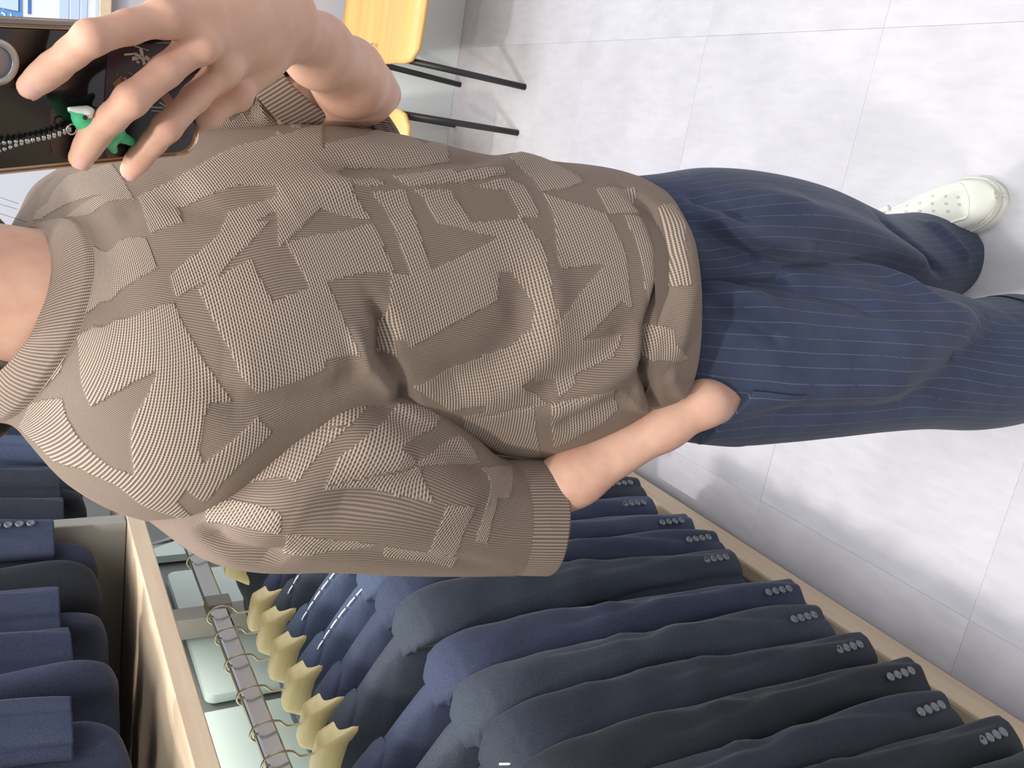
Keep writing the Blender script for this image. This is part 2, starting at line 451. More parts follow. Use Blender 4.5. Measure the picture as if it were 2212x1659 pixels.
def jacket(y, z_rail, rot, mat, label, group, seed=0, stitch=None, dx=0.0, lean=0.0, sl_z=1.0, buttons=True, body_z=1.0, tuck=False):
    e = empty('hanging_jacket', (RX + dx, y, z_rail), math.radians(rot)); tag(e, label, 'jacket', group)
    e.rotation_euler = (0, math.radians(lean), math.radians(rot))
    bm_, sr_, sl_ = JM[seed % 3]
    def part(name, me):
        o = bpy.data.objects.new(name, me); col.objects.link(o); o.parent = e
        if not me.materials: me.materials.append(mat)
        o.material_slots[0].link = 'OBJECT'; o.material_slots[0].material = mat
        return o
    b0 = part('jacket_body', bm_); b0.scale = (1, 1, body_z); b0.location.z = -0.16 * (1 - body_z); part('collar', COLLAR)
    for me, sd in ((sr_, 1), (sl_, -1)):
        s_ = part('sleeve', me); s_.scale = (1, 1, sl_z); s_.location.z = -0.16 * (1 - sl_z)
        if tuck: s_.rotation_euler = (math.radians(5), math.radians(3.5 * sd), 0)        # sleeve hangs behind the body
        if sd > 0 and buttons:
            for k in range(4):
                b_ = bpy.data.objects.new('button', BUTTON); col.objects.link(b_); b_.parent = s_
                zz = -0.772 + 0.0155 * k
                nx, ny = 0.974, -0.226
                b_.location = (0.2285 + 0.0285, -0.002 + 0.0045, zz)
                b_.rotation_euler = Vector((nx, ny, 0.0)).to_track_quat('Z', 'Y').to_euler()
    if stitch: 
        o = bpy.data.objects.new('basting_stitch', ST[stitch]); col.objects.link(o); o.parent = e
        o['label'] = 'white basting thread'
    return e
def hanger(y, z_rail, rot, label, dx=0.0, lean=0.0):
    e = empty('clothes_hanger', (RX + dx, y, z_rail)); tag(e, label, 'hanger', 'wooden hangers on the lower rail' if z_rail < 1.5 else 'wooden hangers on the upper rail')
    e.rotation_euler = (0, math.radians(lean), math.radians(rot))
    for nm, me in (('hanger_arms', HW), ('hanger_hook', HH)):
        o = bpy.data.objects.new(nm, me); col.objects.link(o); o.parent = e
    return e
ordinal = ['first', 'second', 'third', 'fourth', 'fifth', 'sixth', 'seventh', 'eighth', 'ninth', 'tenth', 'eleventh', 'twelfth', 'thirteenth', 'fourteenth', 'fifteenth', 'sixteenth', 'seventeenth']
LOW = [  # y of hook, rotation, material, stitch
    (0.40, 13, 'black', None), (0.465, 14, 'black', None), (0.53, 14, 'ink', None), (0.60, 14, 'black', None), (0.675, 14, 'ink', 'head'), (0.745, 14, 'slate', None),
    (0.825, 14, 'navy', None), (0.923, 13, 'slate', None), (0.988, 13, 'navy', None), (1.072, 14, 'blue', 'ridge'), (1.154, 14, 'blue', 'ridge'),
    (1.232, 14, 'slate', 'ridge'), (1.298, 14, 'navy', None), (1.494, 12, 'black', None), (1.585, 14, 'black', None)]
cname = {'black': 'near-black', 'ink': 'dark ink', 'slate': 'slate grey', 'navy': 'navy', 'blue': 'steel blue'}
for i, (y, r_, mt, st) in enumerate(LOW):
    nd = ' with white basting stitches' if st else ''
    jacket(y, RZ, -r_ + rng.uniform(-1.5, 1.5), SUIT[mt], '%s jacket%s, %s from the camera on the lower rail' % (cname[mt], nd, ordinal[i]), 'jackets on the lower rail', seed=i, stitch=st, sl_z=0.965 + 0.03 * math.sin(i * 2.4), body_z=0.95)
    hanger(y, RZ, -r_, 'pale wooden hanger holding the %s jacket from the camera on the lower rail' % ordinal[i])
UPP = [(0.75, -2, 'ink', -0.10), (0.90, -4, 'navy', -0.10), (1.06, 6, 'navy', -0.09), (1.20, 4, 'navy', -0.11), (1.29, 2, 'black', -0.085), (1.362, 0, 'navy', -0.088)]
for i, (y, r_, mt, dx) in enumerate(UPP):
    jacket(y, RZ + 1.0 + 0.02, -r_, SUIT[mt], '%s jacket on the upper rail above the oak shelf, %s from the camera' % (cname[mt], ordinal[i]), 'jackets on the upper rail', seed=i + 1, dx=dx, sl_z=0.97, buttons=(i == 5), tuck=(i in (0, 2, 4)))
    hanger(y, RZ + 1.0 + 0.02, -r_, 'wooden hanger of the %s jacket from the camera on the upper rail' % ordinal[i], dx=dx)
# garments in the bay beyond the grey post
for i, (y, mt, dx) in enumerate(((1.50, 'ink', -0.10), (1.61, 'ink', -0.09), (1.73, 'blue', -0.08), (1.86, 'navy', -0.08), (2.0, 'blue', -0.08))):
    jacket(y, RZ + 1.02, -8, SUIT[mt], '%s jacket hanging beyond the grey post, %s past it' % (cname[mt], ordinal[i]), 'jackets beyond the post', seed=i, dx=dx, buttons=False)
far_rack = empty('wall_rail', (-0.75, 2.2, 0)); tag(far_rack, 'steel clothes rail beyond the grey rack post, mostly hidden by the jackets', 'clothes rail')
o = box('rail', (RX - 0.09 + 0.75, -0.2, RZ + 1.02 - 0.016), (0.014, 1.1, 0.032), M['chrome'], far_rack, 0.004)
o = box('rail_support', (RX - 0.09 + 0.75, 0.42, 1.05), (0.03, 0.03, 2.1), M['grey_post'], far_rack, 0.002)
# ------------------------------------------------------------------ stools by the back wall
def stool(name, xl, xr, label, yf=2.39, yb=2.885, zs=0.42):
    e = empty(name, ((xl + xr) / 2, (yf + yb) / 2, 0)); tag(e, label, 'stool', 'bent plywood stools at the back wall')
    w, d = xr - xl, yb - yf; cx, cy = (xl + xr) / 2, (yf + yb) / 2
    # seat: bent plywood sheet, front edge rolled down, rounded corners
    nx, ny = 25, 30; th = 0.011; V = []
    def prof(s):   # s 0 back .. 1 front -> y, z
        y = d / 2 - s * d; z = zs + 0.012 * math.cos(s * 5.2)
        if s > 0.8: z -= 0.042 * ((s - 0.8) / 0.2) ** 2
        if s < 0.12: z += 0.02 * ((0.12 - s) / 0.12) ** 2
        return y, z
    for lay in (0, 1):
        for j in range(ny):
            s = j / (ny - 1); y, z = prof(s)
            for i in range(nx):
                u = -1 + 2 * i / (nx - 1)
                # rounded outline
                ey = abs(y) / (d / 2); k = 0.045
                dyc = max(0, abs(y) - (d / 2 - k)); ww = w / 2 - (k - math.sqrt(max(0, k * k - dyc * dyc)))
                V.append((u * ww, y, z - lay * th - 0.006 * (1 - u * u)))
    Fc = []
    idx = lambda l, j, i: l * nx * ny + j * nx + i
    for j in range(ny - 1):
        for i in range(nx - 1):
            Fc.append((idx(0, j, i), idx(0, j + 1, i), idx(0, j + 1, i + 1), idx(0, j, i + 1)))
            Fc.append((idx(1, j, i), idx(1, j, i + 1), idx(1, j + 1, i + 1), idx(1, j + 1, i)))
    for j in range(ny - 1):
        for i in (0, nx - 1):
            q = (idx(0, j, i), idx(0, j + 1, i), idx(1, j + 1, i), idx(1, j, i)); Fc.append(q if i else q[::-1])
    for i in range(nx - 1):
        for j in (0, ny - 1):
            q = (idx(0, j, i), idx(0, j, i + 1), idx(1, j, i + 1), idx(1, j, i)); Fc.append(q[::-1] if j else q)
    from_data('seat', V, Fc, M['birch_seat'], e)
    for sx in (-1, 1):
        for (sy, top, bot) in ((-1, -d / 2 + 0.045, -d / 2 + 0.015), (1, d / 2 - 0.12, d / 2 - 0.02)):
            tube('leg', [(sx * (w / 2 - 0.012), top, zs - 0.026), (sx * (w / 2 - 0.006), bot, 0.0)], 0.0095, M['black_metal'], e, 12)
        tube('seat_bar', [(sx * (w / 2 - 0.02), -d / 2 + 0.04, zs - 0.032), (sx * (w / 2 - 0.02), d / 2 - 0.10, zs - 0.026)], 0.007, M['black_metal'], e, 8)
        for yy in (-d / 2 + 0.26, d / 2 - 0.09):
            bm = bmesh.new(); bmesh.ops.create_uvsphere(bm, u_segments=12, v_segments=8, radius=0.007)
            bmesh.ops.scale(bm, vec=(1, 1, 0.5), verts=bm.verts); bmesh.ops.translate(bm, vec=(sx * (w / 2 - 0.052), yy, zs + 0.004), verts=bm.verts)
            bm_obj('bolt', bm, M['chrome'], e, True)
    return e
stool('plywood_stool', 0.20, 0.60, 'birch plywood stool on thin black legs nearest the top edge of the picture')
stool('plywood_stool', -0.33, 0.072, 'birch plywood stool on thin black legs mostly hidden behind the sweater')

# ------------------------------------------------------------------ blue and white poster board on the back wall
M['paper'] = plain('poster_paper', srgb(216, 220, 228), 0.5)
M['blue_ink'] = plain('blue_ink', srgb(84, 136, 200), 0.5, var=0.04, scale=8)
M['dark_ink'] = plain('dark_blue_ink', srgb(62, 104, 176), 0.5)
M['pale_ink'] = plain('pale_blue_ink', srgb(178, 198, 224), 0.5)
M['line_ink'] = plain('outline_ink', srgb(52, 66, 66), 0.6)
PY = WALL_Y - 0.03
pa = at_y(0, 46, PY); pb = at_y(217, 8, PY); pc = at_y(240, 10, PY)
zb, zc_ = pb[2], pc[2]
board = empty('poster_board', (0.35, PY, zb)); tag(board, 'blue and white notice poster in an oak frame on the back wall', 'poster')
def bp(name, x0, x1, z0, z1, mat, dy, parent=None, bev=0.0):
    o = box(name, ((x0 + x1) / 2 - 0.35, dy, (z0 + z1) / 2 - zb), (x1 - x0, 0.0016, z1 - z0), mat, parent or board, bev); return o
PXL = 0.02; PXR = 0.72
box('backing', (0.37 - 0.35, 0.012, 0.21), (0.74, 0.02, 0.46), M['oak'], board, 0.002)
box('frame_rail', (0.37 - 0.35, -0.002, -0.012), (0.76, 0.034, zb - zc_ + 0.004), M['oak'], board, 0.003)
for sx in (0.0, 0.735): box('frame_rail', (sx - 0.35, -0.002, 0.21), (0.02, 0.03, 0.45), M['oak'], board, 0.003)
sheet = bp('white_sheet', PXL, PXR, zb, zb + 0.42, M['paper'], -0.002)
zm = at_y(48, 20, PY)[2]                              # border of the blue header
hd = bp('blue_header', PXL, PXR, zm, zb + 0.42, M['blue_ink'], -0.0042)
for (px0, px1, mt, h0, h1) in ((60, 67, 'dark_ink', -60, 30), (128, 148, 'pale_ink', -40, 40), (153, 171, 'pale_ink', -40, 40), (176, 188, 'pale_ink', -40, 40), (206, 213, 'pale_ink', -200, 60)):
    za, zb2 = at_y(px1, 20, PY)[2], at_y(px0, 20, PY)[2]
    xa = at_y(px0, h1, PY)[0] if h1 < 46 else PXL + 0.004
    xb = min(at_y(px0, h0, PY)[0], PXR - 0.01)
    bp('print_block', xa, xb, za, zb2, M[mt], -0.0042, sheet)
# pale header card with a dark outline and white brush strokes, lettering of the header
za, zb2 = at_y(41, 10, PY)[2], at_y(-40, 10, PY)[2]
xa = at_y(20, 22, PY)[0]
bp('card_outline', xa, xa + 0.16, za, zb2, M['line_ink'], -0.0062, hd); bp('header_card', xa + 0.0015, xa + 0.16, za + 0.0015, zb2, M['pale_ink'], -0.0078, hd)
def stroke(pts, w, name='lettering'):
    P = [at_y(x, y, PY - 0.0065) - np.array([0.35, PY, zb]) for x, y in pts]
    P = [p_ + np.array([0, 0, 0]) for p_ in spline(P, 12)]
    V, Fc = tube_data(P, w, 6); V = [np.array([v[0], -0.0062 + (v[1] + 0.0065) * 0.2, v[2]]) for v in V]
    from_data(name, V, Fc, M['paper'], hd)
stroke([(23, 29), (25, 36), (31, 39), (38, 36)], 0.0026)
stroke([(3, 28), (8, 29), (11, 34), (8, 39), (2, 40)], 0.0028)
stroke([(-14, 28), (-10, 34), (-12, 40)], 0.0028)
for q in (((6, 20), (11, 16)), ((17, 21), (20, 18)), ((24, 22), (26, 21))): stroke(q, 0.0026, 'brush_mark')
# ------------------------------------------------------------------ phone frame of reference (the phone that took the picture, seen in the mirror)
PD = 0.52
mir = np.array([1, -1, 1.0])
phR, phU, phN = cR * mir, cU * mir, cF * mir
phO = np.array([0, PD, CAMH])
def ph(a, b, c): return phO + phR * a + phU * b + phN * c
def on_phone(x, y, c): return plane_hit(x, y, phO + phN * c, phN)

# ------------------------------------------------------------------ implicit surfaces -> mesh (body)
def cap(a, b, ra, rb, k=0.006, w=None): return ('cap', np.asarray(a, float), np.asarray(b, float), ra, rb, k)
def ell(c, r, ax=None, k=0.006): return ('ell', np.asarray(c, float), np.asarray(r, float), np.eye(3) if ax is None else np.asarray(ax, float), 0, k)
def prim_d(pr, P):
    if pr[0] == 'cap':
        _, a, b, ra, rb, k = pr; ab = b - a
        t = np.clip(((P - a) @ ab) / (ab @ ab + 1e-12), 0, 1)
        return np.linalg.norm(P - a - t[..., None] * ab, axis=-1) - (ra + (rb - ra) * t)
    _, c, r, ax, _, k = pr
    q = (P - c) @ ax.T
    k0 = np.linalg.norm(q / r, axis=-1); k1 = np.linalg.norm(q / (r * r), axis=-1)
    return k0 * (k0 - 1.0) / (k1 + 1e-9)
def smin(a, b, k):
    h = np.clip(0.5 + 0.5 * (b - a) / k, 0, 1)
    return b + (a - b) * h - k * h * (1 - h)
def mesh_sdf(groups, h=0.002, B=16):
    """groups: list of (k, [prims]); prims blend inside a group, groups blend with k"""
    lo = np.full(3, 9.0); hi = -lo
    for k, ps in groups:
        for p_ in ps:
            if p_[0] == 'cap': pts = [p_[1] - p_[3], p_[1] + p_[3], p_[2] - p_[4], p_[2] + p_[4]]
            else: pts = [p_[1] - p_[2].max(), p_[1] + p_[2].max()]
            lo = np.minimum(lo, np.min(pts, axis=0)); hi = np.maximum(hi, np.max(pts, axis=0))
    lo -= 4 * h; hi += 4 * h
    nb = np.ceil((hi - lo) / (h * B)).astype(int); N = nb * B + 3
    g = np.stack(np.meshgrid(*[np.arange(n) for n in nb], indexing='ij'), -1).reshape(-1, 3)
    cen = lo + (g + 0.5) * B * h; half = B * h * 0.5 * math.sqrt(3) + 0.008
    def field(P, cenP=None):
        out = None
        for k, ps in groups:
            f_ = None
            for p_ in ps:
                d = prim_d(p_, P); f_ = d if f_ is None else smin(f_, d, p_[5])
            out = f_ if out is None else smin(out, f_, k)
        return out
    fc = field(cen); act = g[np.abs(fc) < half * 1.25]
    acen = lo + (act + 0.5) * B * h
    s = np.arange(B + 1)
    off = np.stack(np.meshgrid(s, s, s, indexing='ij'), -1).reshape(-1, 3)
    VAL = np.full((len(act), (B + 1) ** 3), 1.0, np.float32)
    gk = [np.full_like(VAL, 1.0) for _ in groups]
    for gi, (k, ps) in enumerate(groups):
        for p_ in ps:
            near = np.where(prim_d(p_, acen) < half + 0.03)[0]
            for st in range(0, len(near), 200):
                ii = near[st:st + 200]
                P = lo + (act[ii][:, None, :] * B + off[None]) * h
                d = prim_d(p_, P).astype(np.float32)
                gk[gi][ii] = smin(gk[gi][ii], d, p_[5])
    VAL = gk[0]
    for gi in range(1, len(groups)): VAL = smin(VAL, gk[gi], groups[gi][0])
    VAL = VAL.reshape(-1, B + 1, B + 1, B + 1)
    def gid(ijk): return (ijk[..., 0].astype(np.int64) * N[1] + ijk[..., 1]) * N[2] + ijk[..., 2]
    sg = VAL < 0
    corners = [(a, b, c) for a in (0, 1) for b in (0, 1) for c in (0, 1)]
    cnt = sum(sg[:, a:a + B, b:b + B, c:c + B].astype(np.int8) for a, b, c in corners)
    bi, ci, cj, ck = np.where((cnt > 0) & (cnt < 8))
    base = np.stack([ci, cj, ck], -1); cv = np.stack([VAL[bi, ci + a, cj + b, ck + c] for a, b, c in corners], -1)
    acc = np.zeros((len(bi), 3)); num = np.zeros(len(bi))
    for u in range(8):
        for w in range(u + 1, 8):
            cu, cw = np.array(corners[u]), np.array(corners[w])
            if np.abs(cu - cw).sum() != 1: continue
            va, vb = cv[:, u], cv[:, w]; m = (va < 0) != (vb < 0)
            t = np.where(m, va / np.where(m, va - vb, 1), 0)
            acc += np.where(m[:, None], cu + t[:, None] * (cw - cu), 0); num += m
    vert = lo + (act[bi] * B + base + acc / num[:, None]) * h
    ids = gid(act[bi] * B + base); order = np.argsort(ids); sid = ids[order]
    def look(ijk):
        q = gid(ijk); pos = np.clip(np.searchsorted(sid, q), 0, len(sid) - 1)
        return np.where(sid[pos] == q, order[pos], -1)
    quads = []
    for ax in range(3):
        sl0 = [slice(0, B)] * 3; sl1 = [slice(0, B)] * 3; sl1[ax] = slice(1, B + 1)
        A0 = sg[:, sl0[0], sl0[1], sl0[2]]; A1 = sg[:, sl1[0], sl1[1], sl1[2]]
        b_, i_, j_, k_ = np.where(A0 != A1)
        G = act[b_] * B + np.stack([i_, j_, k_], -1)
        e1 = np.zeros(3, int); e2 = np.zeros(3, int); e1[(ax + 1) % 3] = 1; e2[(ax + 2) % 3] = 1
        q = np.stack([look(G - e1 - e2), look(G - e2), look(G), look(G - e1)], -1)
        fl = A0[b_, i_, j_, k_]
        q[~fl] = q[~fl][:, ::-1]
        quads.append(q[(q >= 0).all(1)])
    return vert, np.concatenate(quads)
def np_mesh(name, V, Q, mat=None, parent=None, smooth=True):
    me = bpy.data.meshes.new(name)
    V = np.ascontiguousarray(V, np.float32); Q = np.ascontiguousarray(Q, np.int32)
    me.vertices.add(len(V)); me.vertices.foreach_set('co', V.ravel())
    me.loops.add(Q.size); me.loops.foreach_set('vertex_index', Q.ravel())
    me.polygons.add(len(Q)); me.polygons.foreach_set('loop_start', np.arange(0, Q.size, 4, dtype=np.int32))
    me.polygons.foreach_set('use_smooth', np.ones(len(Q), bool))
    me.update(calc_edges=True); me.validate()
    return mesh_obj(name, me, mat, parent)

# ------------------------------------------------------------------ skin
def skin_mat():
    m = NT('skin', 0.5, spec=0.35)
    o = m.obj()
    a = m.noise(o, 14.0, 4, 0.6); b = m.noise(o, 55.0, 3, 0.6); c = m.noise(o, 700.0, 2, 0.5)
    f_ = m.math('ADD', m.math('MULTIPLY', a, 0.6), m.math('MULTIPLY', b, 0.4))
    m.color(m.ramp(f_, [(0.30, srgb(205, 153, 132)), (0.5, srgb(216, 170, 146)), (0.72, srgb(224, 186, 161))]))
    m.bump(m.math('ADD', m.math('MULTIPLY', b, 0.5), m.math('MULTIPLY', c, 0.12)), 0.0009, 0.35)
    m.b.inputs['Subsurface Weight'].default_value = 0.08
    m.b.inputs['Subsurface Radius'].default_value = (0.6, 0.25, 0.15)
    m.b.inputs['Subsurface Scale'].default_value = 0.006
    return m.m
M['skin'] = skin_mat()
M['nail'] = plain('fingernail', srgb(226, 176, 164), 0.25, spec=0.6)

# ------------------------------------------------------------------ the person
person = empty('person', (-0.22, 0.75, 0))
tag(person, 'person in taupe patchwork knit sweater and navy pinstripe trousers, one hand in pocket', 'person')
PINV = Matrix.Translation((0.22, -0.75, 0))
def pp(o, parent=None):
    """parent a world-space object under the person (or under one of its parts)"""
    o.parent = parent or person
    if parent is None: o.matrix_parent_inverse = PINV
    return o
# --- hand that holds the phone
Wr = on_phone(615, 48, -0.022)
EL = at_y(785, 196, 0.80)
SHR = at_y(265, 340, 0.815)
jt = {  # finger joints: image position and height above the phone's back
    'index': [((352, 38), 0.016), ((196, 82), 0.022), ((117, 146), 0.0105), ((64, 188), 0.0070)],
    'middle': [((428, 96), 0.018), ((283, 216), 0.024), ((204, 292), 0.0115), ((174, 342), 0.0070)],
    'ring': [((480, 150), 0.012), ((360, 276), 0.020), ((305, 338), 0.010), ((281, 368), 0.004)],
    'little': [((508, 205), 0.002), ((452, 252), 0.004), ((430, 262), -0.010), ((405, 270), -0.014)]}
rad = {'index': (0.0096, 0.0085, 0.0074, 0.0064), 'middle': (0.0098, 0.0088, 0.0076, 0.0066), 'ring': (0.0092, 0.0081, 0.0069, 0.0060), 'little': (0.0084, 0.0074, 0.0064, 0.0055)}
fing = []; palm = []; FJ = {}
for nm, js in jt.items():
    P = [on_phone(x, y, c) for (x, y), c in js]; FJ[nm] = P; r = rad[nm]
    ch = []
    for i in range(3):
        m_ = (P[i] + P[i + 1]) / 2; rm = (r[i] + r[i + 1]) / 2 * (0.92 if i < 2 else 0.97)
        ch += [cap(P[i], m_, r[i], rm, 0.004), cap(m_, P[i + 1], rm, r[i + 1], 0.004)]
    fing.append((0.0035, ch))
    w0 = Wr + phR * {'index': 0.012, 'middle': 0.004, 'ring': -0.004, 'little': -0.012}[nm] + phN * 0.002
    palm.append(cap(P[0], w0, r[0] * 1.02, 0.0150, 0.012))
    palm.append(ell(P[0] + phN * 0.0035, (0.0085, 0.0085, 0.0085), k=0.008))      # knuckle
mid = sum(FJ[n][0] for n in jt) / 4
palm.append(cap((FJ['index'][0] + Wr) / 2 - phN * 0.006, (FJ['little'][0] + Wr) / 2 - phN * 0.006, 0.016, 0.015, 0.014))
palm.append(cap(Wr + phR * 0.012 + phU * 0.012 - phN * 0.008, ph(0.036, -0.140, -0.014), 0.016, 0.0125, 0.012))
thumb = [cap(ph(0.036, -0.140, -0.014), ph(0.012, -0.104, -0.021), 0.0115, 0.0100, 0.006), cap(ph(0.012, -0.104, -0.021), ph(-0.012, -0.080, -0.021), 0.0095, 0.0078, 0.006)]
FA = lambda t: Wr * (1 - t) + EL * t
armR = [cap(Wr, FA(0.35), 0.0190, 0.0245, 0.02), cap(FA(0.35), FA(0.75), 0.0245, 0.030, 0.02), cap(FA(0.75), EL, 0.030, 0.029, 0.02),
        cap(EL, EL + (SHR - EL) * 0.5, 0.028, 0.030, 0.015), cap(EL + (SHR - EL) * 0.5, SHR, 0.030, 0.026, 0.02),
        ell(at_y(826, 203, 0.815), (0.016, 0.018, 0.018), k=0.015)]
# --- arm with the hand in the pocket
SHL = at_y(430, 1040, 0.765)
ELL_ = at_y(1090, 1115, 0.725)
WL = at_y(1520, 872, 0.665)
HL = at_y(1650, 850, 0.715)
FL = lambda t: ELL_ * (1 - t) + WL * t
armL = [cap(SHL, (SHL + ELL_) / 2, 0.036, 0.034, 0.02), cap((SHL + ELL_) / 2, ELL_, 0.035, 0.031, 0.02),
        cap(ELL_, FL(0.35), 0.0315, 0.031, 0.02), cap(FL(0.35), FL(0.8), 0.031, 0.0245, 0.02), cap(FL(0.8), WL, 0.0245, 0.0265, 0.02),
        cap(WL, HL, 0.0265, 0.031, 0.012), cap(WL + (HL - WL) * .25 + cU * 0.008 + cR * 0.012, WL + (HL - WL) * 0.9 + cR * 0.016, 0.016, 0.018, 0.012)]
# --- neck, shoulders, head
NB = at_y(70, 655, 0.790); NT_ = at_y(-150, 600, 0.775)
HC = NT_ + np.array([0.0, -0.010, 0.125])
chest = [cap(SHL, NB - np.array([0, 0, 0.09]), 0.034, 0.045, 0.03), cap(SHR, NB - np.array([0, 0, 0.11]), 0.026, 0.042, 0.03),
         ell(NB - np.array([0.03, 0, 0.24]), (0.115, 0.075, 0.18), k=0.03),
         cap(NB - np.array([0, 0, 0.03]), NT_, 0.060, 0.050, 0.03)]
fwd = np.array([0.10, -0.995, 0.0]); sid_ = np.array([0.995, 0.10, 0.0])
head = [ell(HC + np.array([0, 0.015, 0.02]), (0.073, 0.092, 0.095), k=0.02), ell(HC + fwd * 0.030 - zv * 0.045, (0.058, 0.062, 0.068), k=0.02),
        cap(HC + fwd * 0.085 - zv * 0.000, HC + fwd * 0.104 - zv * 0.035, 0.007, 0.011, 0.012),
        cap(HC + fwd * 0.086 - zv * 0.068 - sid_ * 0.014, HC + fwd * 0.086 - zv * 0.068 + sid_ * 0.014, 0.008, 0.008, 0.008),
        cap(HC + fwd * 0.078 + zv * 0.028 - sid_ * 0.04, HC + fwd * 0.085 + zv * 0.03 + sid_ * 0.04, 0.010, 0.010, 0.014)]
for s_ in (-1, 1):
    head.append(ell(HC + sid_ * s_ * 0.072 - fwd * 0.005 - zv * 0.012, (0.010, 0.020, 0.030), k=0.006))
BV, BQ = mesh_sdf([(0.01, chest), (0.02, head), (0.02, armR), (0.02, armL), (0.012, palm)] + fing + [(0.006, thumb)], 0.0022)
body = pp(np_mesh('body', BV, BQ, M['skin']))
# fingernails: thin curved plates on the finger ends
for nm in ('index', 'middle', 'ring'):
    P = FJ[nm]; tip, dip = P[3], P[2]; r = rad[nm][3]
    ax = tip - dip; ax /= np.linalg.norm(ax); up = phN - ax * (phN @ ax); up /= np.linalg.norm(up); sd = np.cross(up, ax)
    V = []; nu, nv = 9, 9
    L_, Wd = r * 2.0, r * 0.80
    for lay in (0, 1):
        for i in range(nu):
            for j in range(nv):
                s_ = -1 + 2 * i / (nu - 1); t_ = -1 + 2 * j / (nv - 1)
                rr = math.sqrt(max(0.0, 1 - 0.5 * t_ * t_)); ss = s_ * math.sqrt(max(0, 1 - 0.62 * abs(t_) ** 4))
                ang = ss * 0.98
                c_ = tip + ax * (L_ * 0.5 * t_ - r * 0.42)
                rl = r * (1.045 - 0.09 * max(0, t_) ** 2) - lay * 0.0012
                V.append(c_ + up * rl * math.cos(ang) + sd * rl * math.sin(ang))
    Fc = []
    for i in range(nu - 1):
        for j in range(nv - 1):
            a = i * nv + j; Fc.append((a, a + nv, a + nv + 1, a + 1)); o_ = nu * nv; Fc.append((a + o_, a + 1 + o_, a + nv + 1 + o_, a + nv + o_))
    pp(from_data('fingernail', V, Fc, M['nail']))
# face: eyes, brows and lips
M['eye_white'] = plain('eye_white', srgb(226, 222, 216), 0.2); M['iris'] = plain('iris_brown', srgb(48, 32, 24), 0.15); M['lip'] = plain('lips', srgb(186, 108, 100), 0.4); M['brow'] = plain('brow_hair', srgb(52, 40, 34), 0.7)
def blob(name, prims, mat, h=0.0012): v_, q2_ = mesh_sdf([(0.003, prims)], h, 10); return pp(np_mesh(name, v_, q2_, mat))
FAX = np.stack([sid_, fwd, zv])
for s_ in (-1, 1):
    ec = HC + fwd * 0.0815 + sid_ * s_ * 0.030 + zv * 0.010
    blob('eye', [ell(ec, (0.0130, 0.0065, 0.0058), FAX)], M['eye_white'])
    blob('iris', [ell(ec + fwd * 0.0050, (0.0050, 0.0022, 0.0050), FAX)], M['iris'], 0.0008)
    blob('eyebrow', [cap(HC + fwd * 0.0900 + sid_ * s_ * 0.014 + zv * 0.036, HC + fwd * 0.083 + sid_ * s_ * 0.046 + zv * 0.036, 0.0032, 0.0018)], M['brow'])
blob('lips', [ell(HC + fwd * 0.0925 - zv * 0.065, (0.019, 0.0045, 0.0038), FAX), ell(HC + fwd * 0.0925 - zv * 0.0715, (0.017, 0.0048, 0.0042), FAX)], M['lip'])
# hair: cap and long back lock
M['hair'] = NT('dark_brown_hair', 0.4, srgb(44, 32, 26)).m
hairp = [ell(HC + np.array([0, 0.030, 0.035]), (0.086, 0.098, 0.100), k=0.02), ell(HC + np.array([0, 0.060, -0.07]), (0.080, 0.055, 0.12), k=0.03),
         cap(at_y(-40, 905, 0.86), at_y(-200, 820, 0.84), 0.02, 0.05, 0.03), cap(at_y(-40, 860, 0.88), HC + np.array([-0.03, 0.06, -0.08]), 0.03, 0.06, 0.03)]
HVv, HQ = mesh_sdf([(0.02, hairp)], 0.005, 12)
pp(np_mesh('hair', HVv, HQ, M['hair']))
for k, (a_, b_) in enumerate(((((40, 440), 0.83), ((-40, 412), 0.82)), (((38, 452), 0.83), ((-40, 430), 0.82)), (((58, 480), 0.82), ((-40, 448), 0.82)))):
    pp(tube('hair_strand', spline([at_y(*a_[0], a_[1]), (at_y(*a_[0], a_[1]) + at_y(*b_[0], b_[1])) / 2 + np.array([0.0, 0.004, 0.002]), at_y(*b_[0], b_[1])], 8), 0.00016, M['hair'], n=4))
